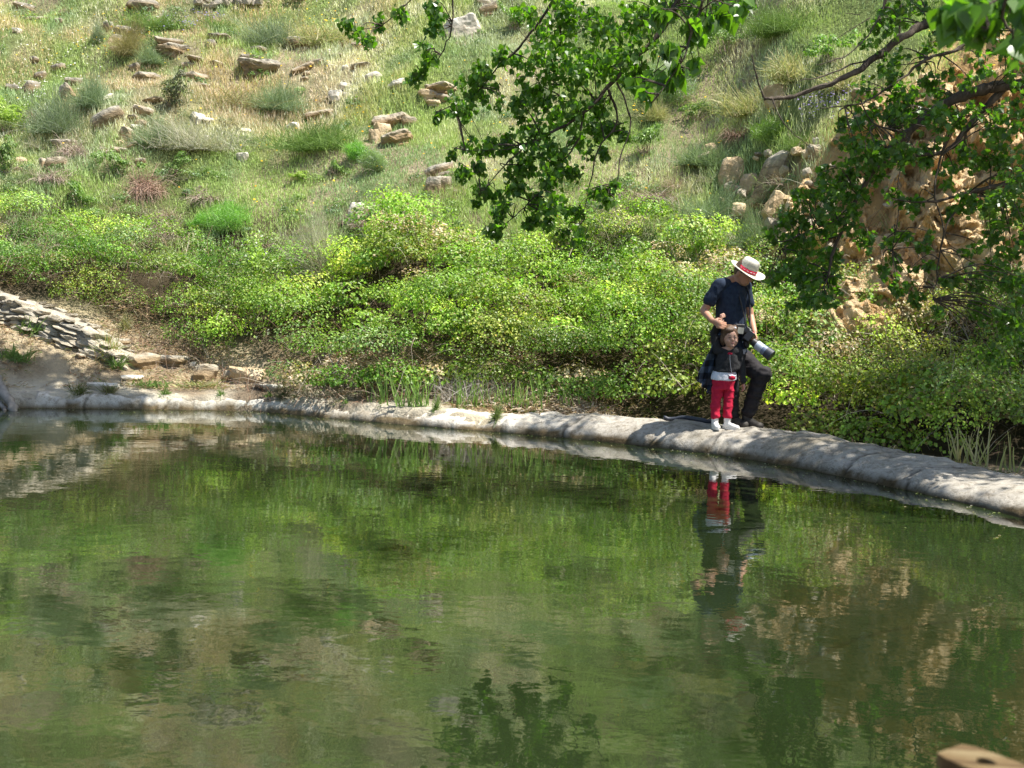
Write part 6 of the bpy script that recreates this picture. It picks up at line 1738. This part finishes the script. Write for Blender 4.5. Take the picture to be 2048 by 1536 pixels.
# camera with tele lens
cb = JC(1497, 668, -.22)
camo = empty('photo_camera', cb); tag(camo, 'black camera with a big grey telephoto lens hanging at the man\'s hip', 'camera', 'worn and carried by the man')
ld = unit(JC(1545, 712, -.34) - JC(1505, 682, -.24))
def box(c, ax, ay, az):
    c = np.asarray(c); V = np.array([c + sx_ * np.asarray(ax) + sy_ * np.asarray(ay) + sz_ * np.asarray(az) for sx_ in (-1, 1) for sy_ in (-1, 1) for sz_ in (-1, 1)])
    return V, [np.array([[0, 1, 3, 2], [4, 6, 7, 5], [0, 4, 5, 1], [2, 3, 7, 6], [0, 2, 6, 4], [1, 5, 7, 3]])]
ls_ = unit(np.cross(ld, [0, 1, 0])); lu_ = np.cross(ls_, ld)
fused('camera_body', [box(JC(1499, 674, -.22), ld * .035, ls_ * .052, lu_ * .062), capsule(JC(1490, 664, -.22) + lu_ * .03, JC(1492, 690, -.22) + lu_ * .03, .028, .028), box(JC(1496, 662, -.22), ld * .03, ls_ * .03, lu_ * .03)], .005, 3, M['black'], camo, cb)
def cyl(a_, b_, ra, rb, mat, nm, par, seg_=24):
    d_ = unit(b_ - a_); s1 = unit(np.cross(d_, [0, 1, .2])); s2 = np.cross(d_, s1)
    V, Fs = loft([(a_, s1 * ra, s2 * ra), (a_ + d_ * .002, s1 * ra * 1.03, s2 * ra * 1.03), (b_, s1 * rb, s2 * rb)], seg_)
    ac = Acc(); ac.add(rel(V, par.location) if par.type == 'EMPTY' else V, Fs); return obj(nm, ac.mesh(nm, mat, smooth=False), par)
l0 = JC(1505, 683, -.23)
cyl(l0, l0 + ld * .05, .036, .040, M['black'], 'lens_mount', camo)
cyl(l0 + ld * .05, l0 + ld * .125, .044, .046, M['lens_grey'], 'lens_barrel', camo)
cyl(l0 + ld * .125, l0 + ld * .165, .047, .050, M['lens_blue'], 'focus_ring', camo)
cyl(l0 + ld * .165, l0 + ld * .235, .052, .058, M['hood'], 'lens_hood', camo)
a = Acc()
for pth in ([(1470, 560, -.09), (1478, 590, -.17), (1488, 630, -.2), (1493, 655, -.22)], [(1488, 560, .02), (1498, 590, -.07), (1500, 630, -.14), (1500, 655, -.2)]):
    V, Fs = tube(smooth_path(np.array([JC(*q) for q in pth]), 12), .008, 6); a.add(rel(V, cb), Fs)
obj('strap', a.mesh('strap', M['black']), camo)
# pouch on the belt and the little red item on his left hand
V, Fs = box(JC(1481, 661, -.26), np.array([.030, .004, -.003]), np.array([0, .008, 0]), np.array([.004, 0, .030]))
pou = empty('belt_pouch', JC(1477, 662, -.2)); tag(pou, 'black pouch with a pale square tag on the man\'s belt', 'pouch', 'worn and carried by the man')
a = Acc(); a.add(rel(V, pou.location), Fs); obj('tag', a.mesh('tag', M['greytag']), pou)
fused('pouch_body', [box(JC(1478, 658, -.20), [.05, 0, 0], [0, .045, 0], [0, 0, .05])], .008, 4, M['black'], pou, np.array(pou.location))
V, Fs = box(JC(1485, 704, -.23), np.array([.030, 0, .004]), np.array([0, .006, 0]), np.array([.008, 0, .024]))
a = Acc(); a.add(rel(V, pou.location), Fs); obj('loose_tab', a.mesh('loose_tab', M['grey_card']), pou)
V, Fs = capsule(JC(1505, 667, -.17), JC(1508, 675, -.17), .017, .014); rg = np.array(JC(1506, 671, -.17))
a = Acc(); a.add(rel(V, rg), Fs); o = obj('red_grip', a.mesh('red_grip', M['red'], smooth=True)); o.location = rg; tag(o, 'small red object held in the man\'s left hand beside the lens', 'grip', 'worn and carried by the man')

# ---------------------------------------------------------------- the girl
YC = 11.43
def K(px, py, dy=0.0): return P(px, py, YC + dy)
gan = K(1430, 838, 0); gan2 = K(1455, 838, -.01)
gb = np.array([float((gan[0] + gan2[0]) / 2), YC, kerb_top((gan[0] + gan2[0]) / 2, YC)])
#print('girl base', gb, 'ankle', gan[2], 'kerb', kerb_top(gan[0], YC))
girl = empty('person', gb); tag(girl, 'small girl in a charcoal jacket and red trousers holding up one hand to the man', 'person')
hg = K(1460, 673, 0); nkg = K(1457, 700, .02)
gd = unit([.12, -.96, -.12]); gs = unit(np.cross(gd, [0, 0, 1])); gu = unit(np.cross(gs, gd) + gs * .10); GM = np.stack([gs, gd, gu], 1)
cg = K(1456, 722, .03); pg = K(1449, 757, .03)
sR = K(1434, 701, .03); sL = K(1478, 703, .03)
eR = K(1428, 666, .06); wR = K(1440, 641, -.02); hR = K(1443, 633, -.02)
eL = K(1484, 737, .04); wL = K(1487, 764, 0); hL = K(1488, 773, 0)
h1 = K(1438, 762, .03); h2 = K(1458, 762, .03); k1 = K(1432, 800, .02); k2 = K(1457, 800, .02)
bodyg = [ellipsoid(hg, (.073, .083, .100), GM), ellipsoid(hg + gd * .025 - gu * .045, (.062, .058, .054), GM), ellipsoid(hg + gd * .082 - gu * .018, (.012, .014, .014), GM),
         ellipsoid(hg + gd * .060 - gu * .035 + gs * .035, (.024, .022, .022), GM), ellipsoid(hg + gd * .060 - gu * .035 - gs * .035, (.024, .022, .022), GM),
         ellipsoid(hg + gs * .072 - gu * .01, (.010, .018, .024), GM), ellipsoid(hg - gs * .072 - gu * .01, (.010, .018, .024), GM), ellipsoid(hg + gd * .072 - gu * .078, (.022, .016, .014), GM),
         capsule(nkg - [0, 0, .03], hg - gu * .04, .036, .036),
         loft([(nkg - [0, 0, .02], gs * .05, gd * .04), (cg + [0, 0, .05], gs * .095, gd * .065), (cg - [0, 0, .05], gs * .09, gd * .07), (pg, gs * .09, gd * .075), (pg - [0, 0, .06], gs * .08, gd * .065)]),
         capsule(sR, eR, .028, .025), capsule(eR, wR, .025, .019), capsule(sL, eL, .028, .025), capsule(eL, wL, .025, .019),
         capsule(h1, k1, .045, .036), capsule(k1, gan, .034, .026), capsule(h2, k2, .045, .036), capsule(k2, gan2, .034, .026), capsule(nkg, sR, .035, .03), capsule(nkg, sL, .035, .03)]
bodyg += hand(wR, hR, [.75, -.1, .5], [-.4, -.2, .8], [.2, .9, -.2], .62, .9)
bodyg += hand(wL, hL, [.15, -.2, -1], [.2, -.9, .1], [-1, -.1, 0], .62, .7)
gbody = fused('body', bodyg, .005, 2, M['skin_child'], girl, gb)
for sgn in (-1, 1):
    V, Fs = ellipsoid(hg + gd * .0800 + gu * .004 + gs * .028 * sgn, (.0105, .005, .0055), GM, 12, 8); a = Acc(); a.add(rel(V, gb), Fs); obj('eye', a.mesh('eye', M['dark_eye'], smooth=True), girl)
    V, Fs = capsule(hg + gd * .0800 + gu * .022 + gs * .016 * sgn, hg + gd * .0745 + gu * .023 + gs * .040 * sgn, .0026, .0018, seg=6); a = Acc(); a.add(rel(V, gb), Fs); obj('eyebrow', a.mesh('eyebrow', M['hair'], smooth=True), girl)
V, Fs = ellipsoid(hg + gd * .0835 - gu * .050, (.019, .004, .0045), GM, 14, 8); a = Acc(); a.add(rel(V, gb), Fs); obj('mouth', a.mesh('mouth', M['lip'], smooth=True), girl)
hair = [ellipsoid(hg - gd * .012 + gu * .020, (.082, .084, .096), GM), ellipsoid(hg + gd * .030 + gu * .066 + gs * .022, (.056, .046, .034), GM),
        ellipsoid(hg + gs * .070 - gu * .035 - gd * .012, (.024, .034, .056), GM), ellipsoid(hg - gs * .068 - gu * .02 - gd * .020, (.020, .030, .050), GM),
        ellipsoid(hg - gs * .046 + gu * .085, (.026, .026, .030), GM), ellipsoid(hg - gd * .055 - gu * .03, (.060, .035, .070), GM)]
ghair = fused('hair', hair, .006, 2, M['hair'], girl, gb, .003, 30, (1, 1, .3))
V, Fs = ellipsoid(hg - gs * .045 + gu * .088 + gd * .028, (.012, .010, .012), GM, 12, 8); a = Acc(); a.add(rel(V, gb), Fs); obj('hair_tie', a.mesh('hair_tie', M['white_cloth'], smooth=True), ghair)
jk = [loft([(nkg - [0, 0, .015], gs * .052, gd * .045), (nkg - [0, 0, .05], gs * .10, gd * .065), (cg + [0, 0, .02], gs * .118, gd * .085), (cg - [0, 0, .06], gs * .122, gd * .092), (K(1450, 741, .03), gs * .120, gd * .096)]),
      capsule(sR, eR, .042, .036), capsule(eR, eR + (wR - eR) * .85, .037, .030), capsule(sL, eL, .040, .036), capsule(eL, eL + (wL - eL) * .92, .036, .030), capsule(nkg - [0, 0, .03], sR, .045, .04), capsule(nkg - [0, 0, .03], sL, .045, .04)]
jko = fused('jacket', jk, .006, 4, M['jacket'], girl, gb, .005, 13, (1, 1, .9))
V, Fs = tube(smooth_path(np.array([nkg + gd * .056 - gs * -.004 - [0, 0, .02], cg + gd * .096 + gs * .008, K(1457, 742, .03) + gd * .100]), 10), .003, 6); a = Acc(); a.add(rel(V, gb), Fs); obj('zip', a.mesh('zip', M['grey_card']), jko)
V, Fs = ellipsoid(nkg + gd * .052 - [0, 0, .028], (.024, .012, .016), GM, 14, 8); a = Acc(); a.add(rel(V, gb), Fs); obj('collar', a.mesh('collar', M['crimson'], smooth=True), girl)
fused('white_top', [loft([(K(1450, 737, .03), gs * .098, gd * .074), (K(1448, 748, .03), gs * .119, gd * .094), (K(1447, 758, .03), gs * .126, gd * .100)])], .006, 2, M['white_cloth'], girl, gb, .005, 16, (1, 1, .4))
# red patch with dark outline printed at the hem of the top
ac = K(1461, 752, .03) + gd * .092 + gs * .012
V, Fs = ellipsoid(ac, (.036, .014, .022), GM, 18, 10); a = Acc(); a.add(rel(V, gb), Fs); pa_ = obj('red_print', a.mesh('red_print', M['crimson'], smooth=True), girl)
V, Fs = tube(smooth_path(np.array([ac + gs * x_ + gu * z_ + gd * .006 for x_, z_ in ((-.05, .034), (-.038, .018), (-.01, .012), (.02, .016), (.04, .026))]), 12), .0032, 6); a = Acc(); a.add(rel(V, gb), Fs); obj('print_outline', a.mesh('print_outline', M['black']), pa_)
pt = [loft([(K(1449, 752, .03), gs * .105, gd * .082), (pg - [0, 0, .02], gs * .112, gd * .088), (pg - [0, 0, .09], gs * .10, gd * .08)]), capsule(h1, k1, .060, .047), capsule(k1, gan + (k1 - gan) * .18, .046, .044), capsule(h2, k2, .058, .046), capsule(k2, gan2 + (k2 - gan2) * .18, .046, .043)]
fused('trousers', pt, .006, 4, M['crimson'], girl, gb, .010, 12, (.7, .7, 1))
zg = kerb_top(gan[0], YC)
boot('shoe', gan, gan + np.array([.02, -.2, 0]), M['shoe_white'], .66, girl, gb, M['stripe'], M['shoe_white'], min(zg, gan[2] - .055))
boot('shoe', gan2, gan2 + np.array([.17, -.12, 0]), M['shoe_white'], .66, girl, gb, M['stripe'], M['shoe_white'], min(zg, gan2[2] - .055))

# ================================================================= HOSE AND PLANK
hp = [(1327, 842, 12.0), (1345, 838, 12.0), (1370, 839, 11.95), (1392, 845, 11.85), (1408, 851, 11.75), (1424, 853, 11.75)]
pts = np.array([P(a_, b_, c_) for a_, b_, c_ in hp]); pts = smooth_path(pts, 24)
for k in range(24): pts[k, 2] = max(pts[k, 2], kerb_top(pts[k, 0], pts[k, 1]) + .02)
V, Fs = tube(pts, .022, 10); o = obj('water_hose', mesh_np('water_hose', rel(V, pts[0]), Fs, M['hood'], None, True)); o.location = pts[0]
tag(o, 'black hose lying over the wall beside the girl\'s shoes', 'hose')
# plank end sticking out over the water in the near right corner
m = mat_rough('weathered_plank', [(0.36, (.06, .035, .018)), (0.5, (.15, .10, .045)), (0.62, (.22, .17, .09))], scale=22, bscale=60, bump=.8, bdist=.01, stretch=(.25, 1.5, 1))
pc = P(1905, 1499, 1.45)
pd_ = unit([.58, -.81, 0]); psd = np.array([-pd_[1], pd_[0], 0])
# outline of the plank end seen from above, with an oval hand hole
hl = .075; wd = .036
outer = [(-.006, .028), (.010, wd), (.06, wd), (.30, wd), (.70, wd), (.70, -wd), (.30, -wd), (.06, -wd), (.010, -wd * .9), (-.005, -.026)]
bm = bmesh.new()
def ringv(pts_, z): return [bm.verts.new(pc + pd_ * x_ + psd * y_ + np.array([0, 0, z])) for x_, y_ in pts_]
# resample outer to 16 points matching the hole by angle
def ray_out(a_):
    best = None
    for k in range(len(outer)):
        x1, y1 = outer[k]; x2, y2 = outer[(k + 1) % len(outer)]
        dx, dy = math.cos(a_), math.sin(a_); ex, ey = x2 - x1, y2 - y1
        den = dx * ey - dy * ex
        if abs(den) < 1e-9: continue
        t_ = ((x1 - .048) * ey - (y1) * ex) / den; s2_ = ((x1 - .048) * dy - y1 * dx) / den
        if t_ > 0 and -1e-6 <= s2_ <= 1 + 1e-6 and (best is None or t_ < best): best = t_
    return (.048 + best * math.cos(a_), best * math.sin(a_))
angs = sorted(set([math.atan2(y_, x_ - .048) % (2 * math.pi) for x_, y_ in outer] + [k * math.pi / 12 for k in range(24)]))
ho = [(.044 + .011 * math.cos(a_) + .003 * math.sin(2 * a_), .012 * math.sin(a_)) for a_ in angs]; ou = [ray_out(a_) for a_ in angs]
To, Th, Bo, Bh = ringv(ou, 0), ringv(ho, 0), ringv(ou, -.018), ringv(ho, -.018)
nA = len(angs)
for k in range(nA):
    k2 = (k + 1) % nA
    bm.faces.new((To[k], To[k2], Th[k2], Th[k])); bm.faces.new((Bo[k2], Bo[k], Bh[k], Bh[k2]))
    bm.faces.new((To[k2], To[k], Bo[k], Bo[k2])); bm.faces.new((Th[k], Th[k2], Bh[k2], Bh[k]))
bmesh.ops.recalc_face_normals(bm, faces=bm.faces)
me = bpy.data.meshes.new('wooden_plank'); bm.to_mesh(me); bm.free()
me.transform(Matrix.Translation(-Vector(pc))); me.materials.append(m)
o = obj('wooden_plank', me); o.location = pc
md = o.modifiers.new('bevel', 'BEVEL'); md.width = .006; md.segments = 3
tag(o, 'blurred weathered plank end with an oval hole in the near right corner', 'plank')
